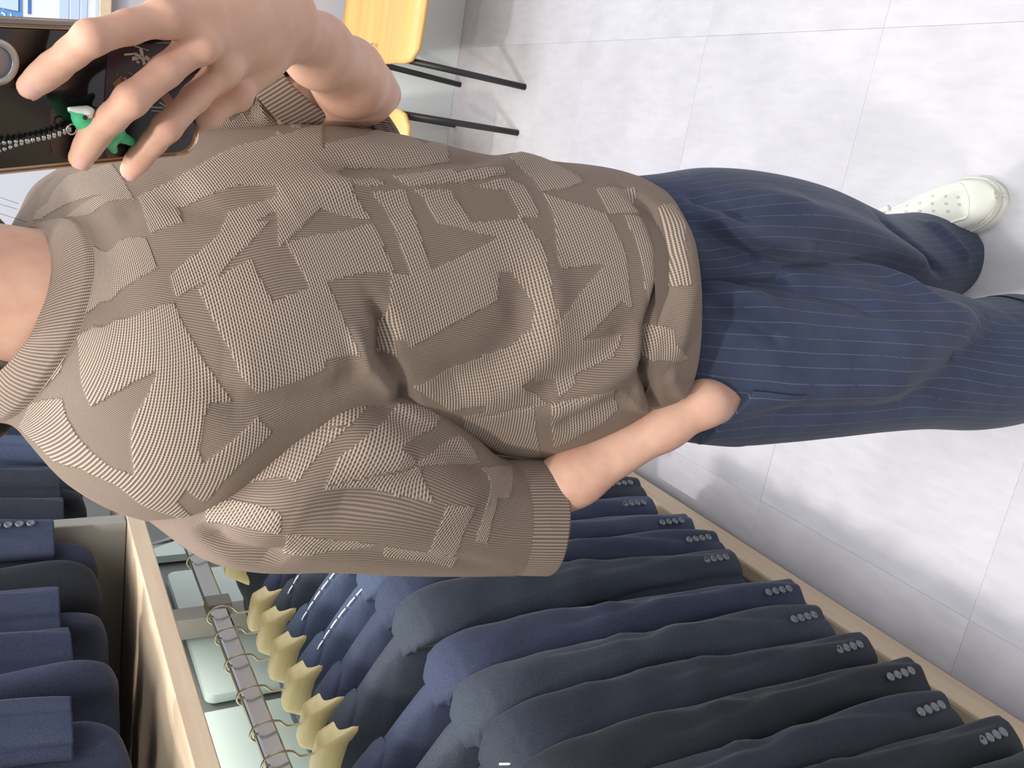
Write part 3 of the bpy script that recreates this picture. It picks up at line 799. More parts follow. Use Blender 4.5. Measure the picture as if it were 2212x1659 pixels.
# ------------------------------------------------------------------ clothes as lofts: every ring = centre + half-axes
def loft(rings, m, n, e=2.2):
    """rings: list of (centre, right-half-axis, front-half-axis, back-half-axis) or (n8,3) closed curve arrays; angle 0=right, 90=front"""
    t = np.linspace(0, 2 * math.pi, n, endpoint=False) - math.pi / 2; ct, st = np.cos(t), np.sin(t)   # seam at the back
    sc, ss = np.sign(ct) * np.abs(ct) ** (2 / e), np.sign(st) * np.abs(st) ** (2 / e)
    KR = []
    for r in rings:
        if isinstance(r, np.ndarray):
            q = np.concatenate([r, r[:1]]); KR.append(np.stack([closed_spline(r, t)], 0)[0])
        else:
            c, a, f_, b = [np.asarray(x, float) for x in r]
            KR.append(c + sc[:, None] * a + np.where(ss > 0, ss, 0)[:, None] * f_ + np.where(ss < 0, -ss, 0)[:, None] * b)
    KR = np.array(KR)                                  # k, n, 3
    d = np.linalg.norm(np.diff(KR, axis=0), axis=2).max(1); cum = np.concatenate([[0], np.cumsum(d)])
    tt = np.linspace(0, cum[-1], m)
    # monotone spline over chord length
    out = np.zeros((m, n, 3)); K = len(KR)
    i = np.clip(np.searchsorted(cum, tt, side='right') - 1, 0, K - 2)
    hh = cum[i + 1] - cum[i]; s = ((tt - cum[i]) / hh)[:, None, None]
    T = np.zeros_like(KR)
    for k in range(K):
        k0, k1 = max(0, k - 1), min(K - 1, k + 1); T[k] = (KR[k1] - KR[k0]) / (cum[k1] - cum[k0])
    h00 = 2 * s ** 3 - 3 * s ** 2 + 1; h10 = s ** 3 - 2 * s ** 2 + s; h01 = -2 * s ** 3 + 3 * s ** 2; h11 = s ** 3 - s ** 2
    out = h00 * KR[i] + h10 * hh[:, None, None] * T[i] + h01 * KR[i + 1] + h11 * hh[:, None, None] * T[i + 1]
    return out, cum[-1]
def closed_spline(r, t):
    k = len(r); x = t / (2 * math.pi) * k; i = np.floor(x).astype(int); s = (x - i)[:, None]
    P0, P1, P2, P3 = r[(i - 1) % k], r[i % k], r[(i + 1) % k], r[(i + 2) % k]
    return 0.5 * (2 * P1 + (-P0 + P2) * s + (2 * P0 - 5 * P1 + 4 * P2 - P3) * s ** 2 + (-P0 + 3 * P1 - 3 * P2 + P3) * s ** 3)
def lr(xl, yl, Yl, xr, yr, Yr, bf, bb=None, fwd=(0.12, -0.99, 0)):
    L_, R_ = at_y(xl, yl, Yl), at_y(xr, yr, Yr)
    a = (R_ - L_) / 2; f_ = np.cross(a, zv); f_ = f_ / np.linalg.norm(f_)          # points to the viewer
    if f_[1] > 0: f_ = -f_
    f_ = f_ + np.array([0, 0, -0.05])
    return ((L_ + R_) / 2, a, f_ * bf, -f_ * (bb or bf))
def normals(G):
    du = np.roll(G, -1, 1) - np.roll(G, 1, 1); dv = np.gradient(G, axis=0)
    n = np.cross(du, dv); return n / (np.linalg.norm(n, axis=2, keepdims=True) + 1e-12)
def seg_dist(UV, poly, wu=None):
    """distance of UV points to polyline (metres), and parameter 0..1"""
    best = np.full(UV.shape[:-1], 9.0); par = np.zeros(UV.shape[:-1]); poly = np.asarray(poly, float)
    L_ = np.concatenate([[0], np.cumsum(np.linalg.norm(np.diff(poly, axis=0), axis=1))])
    for i in range(len(poly) - 1):
        a, b = poly[i], poly[i + 1]; ab = b - a
        t = np.clip(((UV - a) @ ab) / (ab @ ab + 1e-12), 0, 1); d = np.linalg.norm(UV - a - t[..., None] * ab, axis=-1)
        m = d < best; best = np.where(m, d, best); par = np.where(m, (L_[i] + t * (L_[i + 1] - L_[i])) / L_[-1], par)
    return best, par
def in_poly(UV, poly):
    x, y = UV[..., 0], UV[..., 1]; c = np.zeros(x.shape, bool); n = len(poly); j = n - 1
    for i in range(n):
        xi, yi = poly[i]; xj, yj = poly[j]
        m = ((yi > y) != (yj > y)) & (x < (xj - xi) * (y - yi) / (yj - yi + 1e-12) + xi); c ^= m; j = i
    return c
def apply_folds(G, UV, folds):
    N_ = normals(G); D = np.zeros(G.shape[:2])
    for poly, amp, w in folds:
        pl_ = np.asarray(poly); lo_, hi_ = pl_.min(0) - 3 * w, pl_.max(0) + 3 * w
        msk = ((UV > lo_) & (UV < hi_)).all(-1)
        if not msk.any(): continue
        d, s = seg_dist(UV[msk], poly)
        fade = np.clip(np.minimum(s, 1 - s) * 5 + 0.15, 0, 1)
        D[msk] += amp * fade * np.exp(-(d / w) ** 2)
    return G + N_ * D[..., None]
def cloth_obj(name, G, UV, mat, parent, pat=None, thick=None, flip=False):
    m, n = G.shape[:2]
    Q = grid_faces(m, n)
    if flip: Q = Q[:, ::-1]
    me = bpy.data.meshes.new(name)
    V = np.ascontiguousarray(G.reshape(-1, 3), np.float32); Q = np.ascontiguousarray(Q, np.int32)
    me.vertices.add(len(V)); me.vertices.foreach_set('co', V.ravel())
    me.loops.add(Q.size); me.loops.foreach_set('vertex_index', Q.ravel())
    me.polygons.add(len(Q)); me.polygons.foreach_set('loop_start', np.arange(0, Q.size, 4, dtype=np.int32))
    me.polygons.foreach_set('use_smooth', np.ones(len(Q), bool))
    me.update(calc_edges=True)
    uvl = me.uv_layers.new(name='UVMap')
    uvv = UV.reshape(-1, 2)[Q.ravel()].astype(np.float32).reshape(-1, 4, 2)
    wrapw = UV[0, 1, 0] - UV[0, 0, 0]                       # close the seam of the wrapped column
    span = wrapw * n
    bad = (uvv[..., 0].max(1) - uvv[..., 0].min(1)) > span * 0.5
    fix = uvv[bad]; fix[..., 0] = np.where(fix[..., 0] < fix[..., 0].min(1, keepdims=True) + span * 0.5, fix[..., 0] + span, fix[..., 0]); uvv[bad] = fix
    uvl.data.foreach_set('uv', uvv.ravel())
    if pat is not None:
        at = me.attributes.new('pat', 'FLOAT', 'POINT'); at.data.foreach_set('value', pat.ravel().astype(np.float32))
    return mesh_obj(name, me, mat, parent)

# ------------------------------------------------------------------ knit material
def knit(name, mode='patch'):
    m = NT(name, 0.78, spec=0.25)
    sep = m.n('ShaderNodeSeparateXYZ'); m.l(m.uv(), sep.inputs[0]); u, v = sep.outputs[0], sep.outputs[1]
    TAU = 2 * math.pi
    wob = m.noise(m.uv(), 60.0, 2, 0.5)
    if mode == 'rib':
        s1 = m.math('SINE', m.math('MULTIPLY', u, TAU / 0.0027)); s2 = m.math('SINE', m.math('MULTIPLY', v, TAU / 0.0016))
        h_ = m.math('ADD', m.math('MULTIPLY', s1, 0.27), m.math('MULTIPLY_ADD', s2, 0.09, 0.38))
        hc = h_
    else:
        # plain stocking stitch: fine columns
        pa1 = m.math('SINE', m.math('MULTIPLY_ADD', wob, 1.5, m.math('MULTIPLY', u, TAU / 0.0019)))
        pa2 = m.math('SINE', m.math('MULTIPLY', v, TAU / 0.0014))
        hA = m.math('ADD', m.math('MULTIPLY', pa1, 0.20), m.math('MULTIPLY_ADD', pa2, 0.10, 0.34))
        # raised mesh stitch: strong courses broken into loops
        vv = m.math('MULTIPLY', v, 1 / 0.0036)
        row = m.math('SINE', m.math('MULTIPLY_ADD', wob, 1.2, m.math('MULTIPLY', vv, TAU)))
        ph_ = m.math('MULTIPLY', m.math('FLOOR', vv), math.pi)
        lp = m.math('SINE', m.math('MULTIPLY_ADD', u, TAU / 0.0027, ph_))
        hB = m.math('ADD', m.math('MULTIPLY', row, 0.36), m.math('MULTIPLY_ADD', lp, 0.17, 0.52))
        at = m.n('ShaderNodeAttribute', attribute_name='pat'); fac = m.math('SMOOTH_MIN', 1.0, m.math('MULTIPLY', m.math('SUBTRACT', at.outputs['Fac'], 0.35), 3.3, clamp=True), 0.0)
        mixf = m.n('ShaderNodeMix', data_type='FLOAT'); m.l(fac, mixf.inputs[0]); m.l(hA, mixf.inputs[2]); m.l(hB, mixf.inputs[3])
        hc = mixf.outputs[0]
        h_ = m.math('MULTIPLY_ADD', fac, 0.8, hc)
    big = m.noise(m.uv(), 9.0, 3, 0.5)
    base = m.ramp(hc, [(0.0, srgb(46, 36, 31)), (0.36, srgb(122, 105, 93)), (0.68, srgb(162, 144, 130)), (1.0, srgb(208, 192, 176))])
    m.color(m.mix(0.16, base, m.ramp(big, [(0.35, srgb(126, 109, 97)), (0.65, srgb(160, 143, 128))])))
    m.bump(h_, 0.0011, 0.75)
    m.b.inputs['Sheen Weight'].default_value = 0.25; m.b.inputs['Sheen Roughness'].default_value = 0.5
    m.b.inputs['Sheen Tint'].default_value = srgb(200, 180, 160)
    return m.m
M['knit'] = knit('patchwork_knit'); M['rib'] = knit('ribbed_knit', 'rib')

# ------------------------------------------------------------------ sweater
def pts8(L_): return np.array([at_y(*q) for q in L_])
neck_out = pts8([(92, 490, .800), (170, 478, .752), (205, 575, .712), (158, 740, .703), (25, 905, .745), (-70, 870, .825), (-80, 690, .862), (-5, 545, .850)])
neck_in = pts8([(76, 500, .806), (112, 525, .762), (114, 615, .735), (68, 742, .727), (-40, 838, .760), (-118, 800, .820), (-120, 665, .848), (-25, 542, .838)])
def lrf(xl, yl, Yl, xr, yr, Yr, fx, fy, FY, bk=0.10, bz=0.0):
    L_, R_ = at_y(xl, yl, Yl), at_y(xr, yr, Yr); c = (L_ + R_) / 2; a = (R_ - L_) / 2
    f_ = at_y(fx, fy, FY) - c
    f_ = f_ - a * ((f_ @ a) / (a @ a)) * 0.6
    return (c, a, f_, np.array([0.02, bk, bz]))
TOR = [neck_out,
       lrf(60, 955, .745, 84, 455, .815, 250, 600, .694, .080, .020),
       lrf(150, 1050, .745, 95, 410, .825, 318, 620, .676, .088, .020),
       lrf(275, 1115, .745, 130, 375, .830, 400, 640, .662, .095, .012),
       lrf(390, 1125, .757, 200, 335, .830, 500, 650, .652, .100, .005),
       lrf(545, 1030, .772, 330, 292, .825, 640, 650, .646, .105),
       lrf(740, 940, .782, 520, 268, .810, 800, 650, .648, .11),
       lrf(900, 945, .785, 700, 270, .800, 950, 650, .652, .11),
       lrf(1040, 975, .785, 880, 297, .790, 1090, 650, .652, .11),
       lrf(1160, 985, .775, 1030, 333, .780, 1220, 650, .648, .11),
       lrf(1270, 950, .765, 1170, 352, .770, 1335, 650, .642, .11),
       lrf(1350, 905, .750, 1290, 362, .760, 1420, 650, .636, .11),
       lrf(1400, 890, .745, 1370, 378, .750, 1480, 655, .632, .11),
       lrf(1425, 872, .742, 1415, 402, .745, 1516, 660, .636, .105)]
m_t, n_t = 460, 600
GT, LT = loft(TOR, m_t, n_t, 2.05)
CT = 0.92                                                    # nominal girth used for the stitch count
UVT = np.stack(np.meshgrid(np.linspace(0, CT, n_t, endpoint=False), np.linspace(0, LT, m_t)), -1)
SLL = [  # left sleeve: outer/inner silhouette
       lr(305, 1112, .758, 470, 960, .762, .038),
       lr(420, 1184, .730, 600, 880, .716, .064),
       lr(530, 1216, .714, 750, 832, .698, .064),
       lr(690, 1220, .708, 895, 858, .694, .060),
       lr(850, 1229, .712, 1015, 935, .704, .056),
       lr(1000, 1233, .716, 1074, 985, .712, .051),
       lr(1085, 1233, .718, 1110, 1000, .716, .049)]
m_s, n_s = 240, 260
GSL, LSL = loft(SLL, m_s, n_s)
CUL = [lr(1082, 1231, .718, 1106, 1001, .716, .0485), lr(1120, 1233, .718, 1150, 1000, .716, .049), lr(1157, 1234, .718, 1190, 1001, .716, .049)]
# right sleeve: rings by four points (two sides, near, far)
def ring4(ca, yt, cb, yb, Y, near, far):
    A = at_y(ca, yt, Y); B_ = at_y(cb, yb, Y); cen = (A + B_) / 2
    return (cen, (A - B_) / 2, at_y(*near) - cen, at_y(*far) - cen)
SLR = [ring4(185, 315, 190, 415, .825, (180, 365, .795), (190, 365, .858)),
       ring4(325, 205, 340, 395, .845, (300, 300, .780), (345, 300, .900)),
       ring4(455, 160, 500, 368, .840, (420, 255, .772), (505, 255, .900)),
       ring4(550, 135, 640, 340, .832, (500, 218, .764), (660, 248, .895)),
       ring4(615, 120, 730, 322, .828, (542, 188, .758), (765, 258, .890))]
GSR, LSR = loft(SLR, 200, n_s)
CUR = [ring4(613, 121, 728, 322, .828, (541, 188, .758), (763, 258, .890)), ring4(655, 116, 775, 312, .825, (572, 168, .754), (812, 264, .886)), ring4(688, 112, 812, 300, .822, (600, 150, .750), (850, 268, .882))]
UVS = np.stack(np.meshgrid(np.linspace(0, 0.36, n_s, endpoint=False) + 2.0, np.linspace(0, LSL, m_s)), -1)
UVR = np.stack(np.meshgrid(np.linspace(0, 0.36, n_s, endpoint=False) + 4.0, np.linspace(0, LSR, 200)), -1)
# stitch patches and folds in garment coordinates (metres round / metres down)
PATS = [
    (1, [(0.261,0.127),(0.284,0.152),(0.296,0.18),(0.328,0.165),(0.328,0.107),(0.311,0.082),(0.264,0.039),(0.238,0.026),(0.207,0.019),(0.221,0.047),(0.247,0.064)]),
    (1, [(0.328,0.107),(0.328,0.165),(0.35,0.153),(0.334,0.067),(0.32,0.019),(0.293,0.004),(0.31,0.067)]),
    (1, [(0.35,0.161),(0.347,0.172),(0.343,0.204),(0.339,0.236),(0.334,0.268),(0.316,0.328),(0.304,0.374),(0.288,0.419),(0.256,0.47),(0.322,0.43),(0.356,0.406),(0.363,0.357),(0.362,0.324),(0.36,0.292),(0.363,0.262),(0.365,0.23),(0.368,0.2),(0.383,0.197),(0.391,0.144),(0.374,0.15)]),
    (1, [(0.428,0.148),(0.416,0.178),(0.405,0.206),(0.397,0.232),(0.38,0.258),(0.377,0.29),(0.373,0.324),(0.366,0.359),(0.36,0.402),(0.354,0.438),(0.377,0.423),(0.382,0.386),(0.385,0.35),(0.386,0.314),(0.394,0.281),(0.393,0.305),(0.409,0.262),(0.417,0.234),(0.428,0.206),(0.435,0.18),(0.445,0.15)]),
    (1, [(0.416,0.004),(0.389,0.08),(0.393,0.131),(0.422,0.133),(0.432,0.095),(0.446,0.062),(0.485,0.024),(0.535,0.0),(0.567,0.0),(0.527,0.0),(0.483,0.0)]),
    (1, [(0.564,0.0),(0.521,0.021),(0.477,0.058),(0.463,0.092),(0.452,0.127),(0.449,0.146),(0.462,0.152),(0.474,0.163),(0.488,0.174),(0.5,0.187),(0.514,0.202),(0.518,0.178),(0.523,0.155),(0.531,0.131),(0.541,0.107),(0.506,0.116),(0.526,0.092),(0.549,0.075),(0.577,0.062),(0.572,0.039),(0.567,0.019)]),
    (1, [(0.437,0.182),(0.429,0.202),(0.423,0.23),(0.419,0.258),(0.429,0.258),(0.451,0.266),(0.446,0.318),(0.429,0.313),(0.412,0.309),(0.405,0.367),(0.423,0.354),(0.44,0.343),(0.455,0.331),(0.471,0.324),(0.488,0.318),(0.504,0.313),(0.508,0.284),(0.508,0.258),(0.509,0.232),(0.492,0.211),(0.475,0.202),(0.462,0.193),(0.445,0.185)]),
    (1, [(0.63,0.0),(0.589,0.0),(0.606,0.006),(0.639,0.0),(0.646,0.0)]),
    (1, [(0.221,0.445),(0.245,0.453),(0.274,0.436),(0.274,0.427)]),
    (1, [(0.282,0.406),(0.293,0.406),(0.324,0.393),(0.334,0.412),(0.33,0.421),(0.307,0.444),(0.297,0.472),(0.282,0.503),(0.213,0.556),(0.279,0.567),(0.228,0.614),(0.302,0.582),(0.324,0.53),(0.33,0.5),(0.333,0.472),(0.336,0.445),(0.345,0.43),(0.357,0.43),(0.363,0.415),(0.366,0.414),(0.376,0.374),(0.385,0.32),(0.36,0.343),(0.33,0.371)]),
    (1, [(0.38,0.324),(0.374,0.371),(0.366,0.414),(0.371,0.43),(0.389,0.44),(0.391,0.429),(0.388,0.406),(0.383,0.382),(0.399,0.344),(0.411,0.311),(0.416,0.294),(0.399,0.309)]),
    (1, [(0.414,0.309),(0.409,0.344),(0.405,0.378),(0.4,0.408),(0.393,0.438),(0.414,0.436),(0.434,0.434),(0.437,0.399),(0.443,0.343),(0.457,0.348),(0.477,0.354),(0.5,0.361),(0.498,0.326),(0.497,0.292),(0.488,0.256),(0.469,0.264),(0.451,0.271),(0.446,0.318),(0.431,0.313)]),
    (1, [(0.357,0.434),(0.351,0.464),(0.359,0.472),(0.363,0.447),(0.363,0.436)]),
    (1, [(0.366,0.453),(0.359,0.494),(0.357,0.505),(0.348,0.558),(0.379,0.563),(0.373,0.595),(0.366,0.625),(0.391,0.638),(0.412,0.633),(0.432,0.629),(0.452,0.627),(0.486,0.605),(0.488,0.576),(0.492,0.545),(0.497,0.513),(0.501,0.481),(0.504,0.451),(0.506,0.423),(0.508,0.395),(0.483,0.404),(0.462,0.417),(0.434,0.432),(0.412,0.438),(0.391,0.444)]),
    (0, [(0.359,0.496),(0.377,0.494),(0.403,0.487),(0.428,0.483),(0.416,0.518),(0.402,0.554),(0.389,0.588),(0.388,0.565),(0.386,0.541),(0.386,0.517),(0.363,0.517),(0.357,0.505)]),
    (0, [(0.368,0.451),(0.377,0.462),(0.397,0.459),(0.416,0.455),(0.434,0.455),(0.434,0.436),(0.414,0.438),(0.396,0.44)]),
    (0, [(0.419,0.575),(0.417,0.59),(0.429,0.601),(0.443,0.608),(0.462,0.599),(0.481,0.569),(0.495,0.524),(0.5,0.494),(0.503,0.466),(0.506,0.44),(0.508,0.414),(0.491,0.415),(0.489,0.43),(0.497,0.429),(0.483,0.46),(0.469,0.494),(0.455,0.53),(0.443,0.563)]),
    (1, [(0.347,0.488),(0.337,0.528),(0.325,0.569),(0.331,0.569),(0.32,0.601),(0.308,0.633),(0.316,0.634),(0.331,0.601),(0.34,0.569),(0.348,0.537),(0.356,0.503),(0.354,0.492)]),
    (1, [(0.339,0.591),(0.32,0.633),(0.325,0.653),(0.362,0.649),(0.366,0.623),(0.336,0.625),(0.34,0.595)]),
    (1, [(0.287,0.649),(0.244,0.698),(0.251,0.719),(0.302,0.736),(0.316,0.711),(0.33,0.668),(0.31,0.668),(0.294,0.653)]),
    (1, [(0.331,0.67),(0.337,0.692),(0.342,0.717),(0.35,0.741),(0.371,0.745),(0.393,0.749),(0.42,0.743),(0.446,0.739),(0.437,0.724),(0.454,0.691),(0.469,0.659),(0.468,0.689),(0.468,0.722),(0.48,0.713),(0.486,0.674),(0.506,0.644),(0.508,0.595),(0.486,0.593),(0.469,0.61),(0.454,0.627),(0.435,0.633),(0.417,0.642),(0.399,0.651),(0.363,0.666)]),
    (0, [(0.399,0.651),(0.409,0.651),(0.406,0.681),(0.403,0.713),(0.42,0.683),(0.437,0.655),(0.452,0.631),(0.432,0.631),(0.412,0.634)]),
    (1, [(0.314,0.743),(0.301,0.803),(0.345,0.792),(0.351,0.745)]),
    (1, [(0.351,0.764),(0.35,0.801),(0.374,0.812),(0.393,0.807),(0.425,0.788),(0.452,0.769),(0.426,0.767),(0.388,0.771)]),
    (1, [(0.331,0.82),(0.308,0.855),(0.373,0.837),(0.399,0.833),(0.423,0.833),(0.428,0.795),(0.394,0.809),(0.37,0.818)]),
    (1, [(0.466,0.756),(0.468,0.803),(0.481,0.803),(0.506,0.838),(0.503,0.769),(0.494,0.741)]),
    (1, [(0.564,0.496),(0.552,0.528),(0.543,0.56),(0.535,0.591),(0.569,0.599),(0.627,0.62),(0.658,0.608),(0.621,0.556),(0.59,0.502)]),
    (1, [(0.529,0.61),(0.521,0.638),(0.518,0.666),(0.517,0.698),(0.55,0.713),(0.564,0.691),(0.577,0.657),(0.601,0.629),(0.558,0.616)]),
    (1, [(0.523,0.62),(0.498,0.621),(0.477,0.625),(0.469,0.661),(0.469,0.719),(0.486,0.704),(0.494,0.676),(0.501,0.648),(0.509,0.646)]),
    (1, [(0.537,0.43),(0.523,0.46),(0.509,0.494),(0.495,0.53),(0.486,0.56),(0.48,0.588),(0.474,0.616),(0.495,0.608),(0.512,0.573),(0.521,0.593),(0.529,0.608),(0.534,0.597),(0.543,0.561),(0.555,0.526),(0.569,0.488),(0.561,0.477),(0.549,0.453)]),
    (0, [(0.564,0.475),(0.54,0.526),(0.552,0.522),(0.572,0.485)]),
    (1, [(0.613,0.127),(0.578,0.107),(0.557,0.101),(0.535,0.109),(0.526,0.131),(0.518,0.155),(0.514,0.18),(0.529,0.174),(0.561,0.174),(0.57,0.18),(0.552,0.195),(0.538,0.21),(0.527,0.23),(0.544,0.249),(0.555,0.232),(0.569,0.215),(0.587,0.204),(0.615,0.198),(0.603,0.174),(0.624,0.176),(0.656,0.219),(0.659,0.215),(0.65,0.185),(0.649,0.157),(0.642,0.133),(0.644,0.112),(0.649,0.092),(0.675,0.077),(0.679,0.054),(0.687,0.022),(0.655,0.0),(0.609,0.032),(0.612,0.047),(0.619,0.075),(0.621,0.105)]),
    (0, [(0.675,0.079),(0.65,0.094),(0.642,0.109),(0.638,0.125),(0.649,0.157),(0.658,0.148),(0.669,0.125),(0.687,0.107),(0.688,0.092)]),
    (1, [(2.108,0.133),(2.104,0.152),(2.093,0.176),(2.115,0.163),(2.132,0.146),(2.127,0.113),(2.118,0.101)]),
    (1, [(2.12,0.077),(2.127,0.113),(2.133,0.144),(2.143,0.126),(2.152,0.118),(2.162,0.111),(2.159,0.103),(2.151,0.086)]),
    (1, [(2.108,0.195),(2.101,0.227),(2.105,0.246),(2.122,0.236),(2.144,0.199),(2.15,0.225),(2.155,0.218),(2.159,0.197),(2.163,0.18),(2.166,0.161),(2.168,0.141),(2.151,0.144),(2.138,0.163),(2.127,0.178)]),
    (1, [(2.15,0.225),(2.136,0.244),(2.112,0.272),(2.119,0.328),(2.127,0.311),(2.143,0.266),(2.152,0.233)]),
    (1, [(2.169,0.143),(2.166,0.165),(2.163,0.186),(2.159,0.208),(2.152,0.233),(2.169,0.257),(2.172,0.218),(2.17,0.193),(2.17,0.169)]),
    (1, [(2.168,0.27),(2.163,0.313),(2.181,0.319),(2.204,0.332),(2.202,0.293),(2.183,0.28)]),
    (1, [(2.127,0.326),(2.102,0.42),(2.147,0.39),(2.151,0.358),(2.17,0.36),(2.187,0.368),(2.186,0.345),(2.166,0.336),(2.144,0.334)]),
    (1, [(2.192,0.129),(2.195,0.158),(2.198,0.182),(2.199,0.205),(2.201,0.231),(2.204,0.225),(2.208,0.206),(2.209,0.188),(2.21,0.169),(2.212,0.15)]),
    (1, [(2.201,0.238),(2.201,0.263),(2.202,0.293),(2.205,0.341),(2.217,0.343),(2.213,0.308),(2.212,0.276),(2.212,0.248)]),
    (1, [(2.177,0.023),(2.174,0.053),(2.174,0.081),(2.179,0.111),(2.192,0.124),(2.188,0.086),(2.192,0.054),(2.198,0.039)]),
    (1, [(2.194,0.133),(2.197,0.171),(2.21,0.184),(2.212,0.146)]),
    (1, [(2.118,0.073),(2.112,0.099),(2.108,0.122),(2.127,0.122),(2.144,0.126),(2.156,0.109),(2.155,0.086),(2.158,0.064),(2.162,0.041),(2.166,0.023),(2.145,0.032),(2.129,0.051)]),
    (1, [(4.114,0.164),(4.125,0.232),(4.133,0.289),(4.226,0.289),(4.242,0.289),(4.253,0.289),(4.235,0.289),(4.227,0.267),(4.22,0.239),(4.212,0.212),(4.205,0.181),(4.198,0.152),(4.177,0.164),(4.152,0.171)]),
    (0, [(4.162,0.216),(4.169,0.268),(4.174,0.289),(4.19,0.289),(4.191,0.261),(4.195,0.219)]),
]
FOLDS_T = [
    ([(0.455,0.397),(0.477,0.406),(0.504,0.397),(0.54,0.417),(0.58,0.43)], -0.016, 0.011),
    ([(0.475,0.361),(0.512,0.371),(0.534,0.404),(0.544,0.429)], 0.009, 0.012),
    ([(0.374,0.356),(0.363,0.432),(0.345,0.518),(0.314,0.614),(0.222,0.737)], 0.009, 0.016),
    ([(0.348,0.412),(0.336,0.487),(0.314,0.569),(0.282,0.646)], -0.008, 0.016),
    ([(0.393,0.339),(0.382,0.419),(0.366,0.503),(0.34,0.616)], -0.005, 0.018),
    ([(0.537,0.451),(0.504,0.533),(0.468,0.582),(0.435,0.595),(0.411,0.59)], -0.01, 0.02),
    ([(0.547,0.494),(0.508,0.573),(0.471,0.618),(0.434,0.634),(0.386,0.638)], 0.007, 0.02),
    ([(0.304,0.782),(0.337,0.805),(0.388,0.81),(0.428,0.799),(0.472,0.765),(0.503,0.751),(0.544,0.765)], -0.016, 0.011),
    ([(0.319,0.837),(0.37,0.844),(0.425,0.838),(0.474,0.818),(0.512,0.795)], 0.009, 0.016),
    ([(0.541,0.59),(0.524,0.649),(0.501,0.709),(0.48,0.76)], 0.009, 0.016),
    ([(0.521,0.578),(0.5,0.644),(0.477,0.706),(0.455,0.739)], -0.008, 0.016),
    ([(0.561,0.621),(0.541,0.691),(0.531,0.745)], -0.01, 0.012),
    ([(0.504,0.754),(0.54,0.771),(0.586,0.788)], -0.02, 0.008),
    ([(0.527,0.711),(0.546,0.734),(0.573,0.773)], 0.01, 0.008),
    ([(0.518,0.795),(0.547,0.824),(0.566,0.846)], 0.008, 0.012),
    ([(0.359,0.178),(0.379,0.251),(0.374,0.343)], -0.005, 0.016),
    ([(0.366,0.09),(0.354,0.182),(0.345,0.247)], -0.004, 0.014),
    ([(0.512,0.17),(0.515,0.23),(0.527,0.313),(0.521,0.369)], -0.006, 0.014),
    ([(0.488,0.193),(0.506,0.266),(0.509,0.352)], 0.005, 0.018),
    ([(0.569,0.503),(0.543,0.56),(0.527,0.612),(0.514,0.681)], -0.0022, 0.0022),
]
FOLDS_S = [
    ([(2.181,0.128),(2.176,0.176),(2.162,0.231),(2.111,0.356)], -0.01, 0.012),
    ([(2.181,0.09),(2.184,0.167),(2.176,0.246),(2.155,0.343)], 0.006, 0.014),
    ([(2.201,0.036),(2.208,0.068),(2.215,0.113),(2.217,0.156)], -0.012, 0.009),
    ([(2.112,0.165),(2.129,0.214),(2.13,0.276),(2.122,0.334)], -0.006, 0.01),
    ([(2.119,0.122),(2.144,0.171),(2.151,0.223)], 0.005, 0.014),
    ([(2.201,0.139),(2.208,0.227),(2.208,0.347),(2.213,0.409)], -0.004, 0.008),
]
FOLDS_R = [
    ([(4.191,0.242),(4.19,0.289),(4.209,0.289),(4.224,0.289)], -0.014, 0.01),
    ([(4.179,0.206),(4.18,0.286),(4.197,0.289)], 0.008, 0.01),
]
FOLDS_T, FOLDS_S, FOLDS_R = globals().get('FOLDS_T', []), globals().get('FOLDS_S', []), globals().get('FOLDS_R', [])
PATS = globals().get('PATS', [])
GT = apply_folds(GT, UVT, FOLDS_T); GSL = apply_folds(GSL, UVS, FOLDS_S); GSR = apply_folds(GSR, UVR, FOLDS_R)
# the lower edge turns in and up: thickness of the hem
def hem_in(G, rows):
    out = [G]
    c = G[-1].mean(0)
    for s_, dz in rows: out.append(((G[-1] - c) * np.array([s_, s_, 1.0]) + c + np.array([0, 0, dz]))[None])
    return np.concatenate(out)
def ext_uv(UV, k):
    return np.concatenate([UV, np.repeat(UV[-1:], k, 0)])
GT2 = hem_in(GT, [(0.992, -0.001), (0.975, 0.0015), (0.965, 0.02), (0.96, 0.06)])
def paint(UV, pats):
    pt = np.zeros(UV.shape[:2])
    for val, poly in pats: pt[in_poly(UV, poly)] = val
    return pt
patT, patS, patR = paint(UVT, PATS), paint(UVS, PATS), paint(UVR, PATS)
# the patches stand slightly proud of the ground
for G_, p_ in ((GT2, np.concatenate([patT, np.repeat(patT[-1:], 4, 0)])), (GSL, patS), (GSR, patR)):
    sm = p_.copy()
    G_ += normals(G_) * (sm * 0.0007)[..., None]
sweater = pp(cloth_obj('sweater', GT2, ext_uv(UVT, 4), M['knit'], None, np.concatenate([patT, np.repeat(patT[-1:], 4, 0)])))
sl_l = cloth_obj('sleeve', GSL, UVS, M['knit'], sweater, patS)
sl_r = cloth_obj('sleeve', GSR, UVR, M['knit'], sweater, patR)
def rib_band(name, rings, girth, m=40, n=300, inner=0.93, e=2.2):
    G, L_ = loft(rings, m, n, e)
    N_ = normals(G)
    c = G[-1].mean(0)
    rows = [G, ((G[-1] - c) * 0.985 + c + (G[-1] - G[-3]) * 0.8)[None], ((G[-1] - c) * 0.96 + c + (G[-1] - G[-3]) * 0.2)[None], ((G[-6] - G[-6].mean(0)) * inner + G[-6].mean(0))[None], ((G[-20] - G[-20].mean(0)) * inner + G[-20].mean(0))[None]]
    G2 = np.concatenate(rows)
    vv = np.concatenate([np.linspace(0, L_, m), L_ + np.arange(1, 5) * 0.002])
    UV = np.stack(np.meshgrid(np.linspace(0, girth, n, endpoint=False), vv), -1)
    return cloth_obj(name, G2, UV, M['rib'], sweater)
rib_band('cuff', CUL, 0.30); rib_band('cuff', CUR, 0.30)
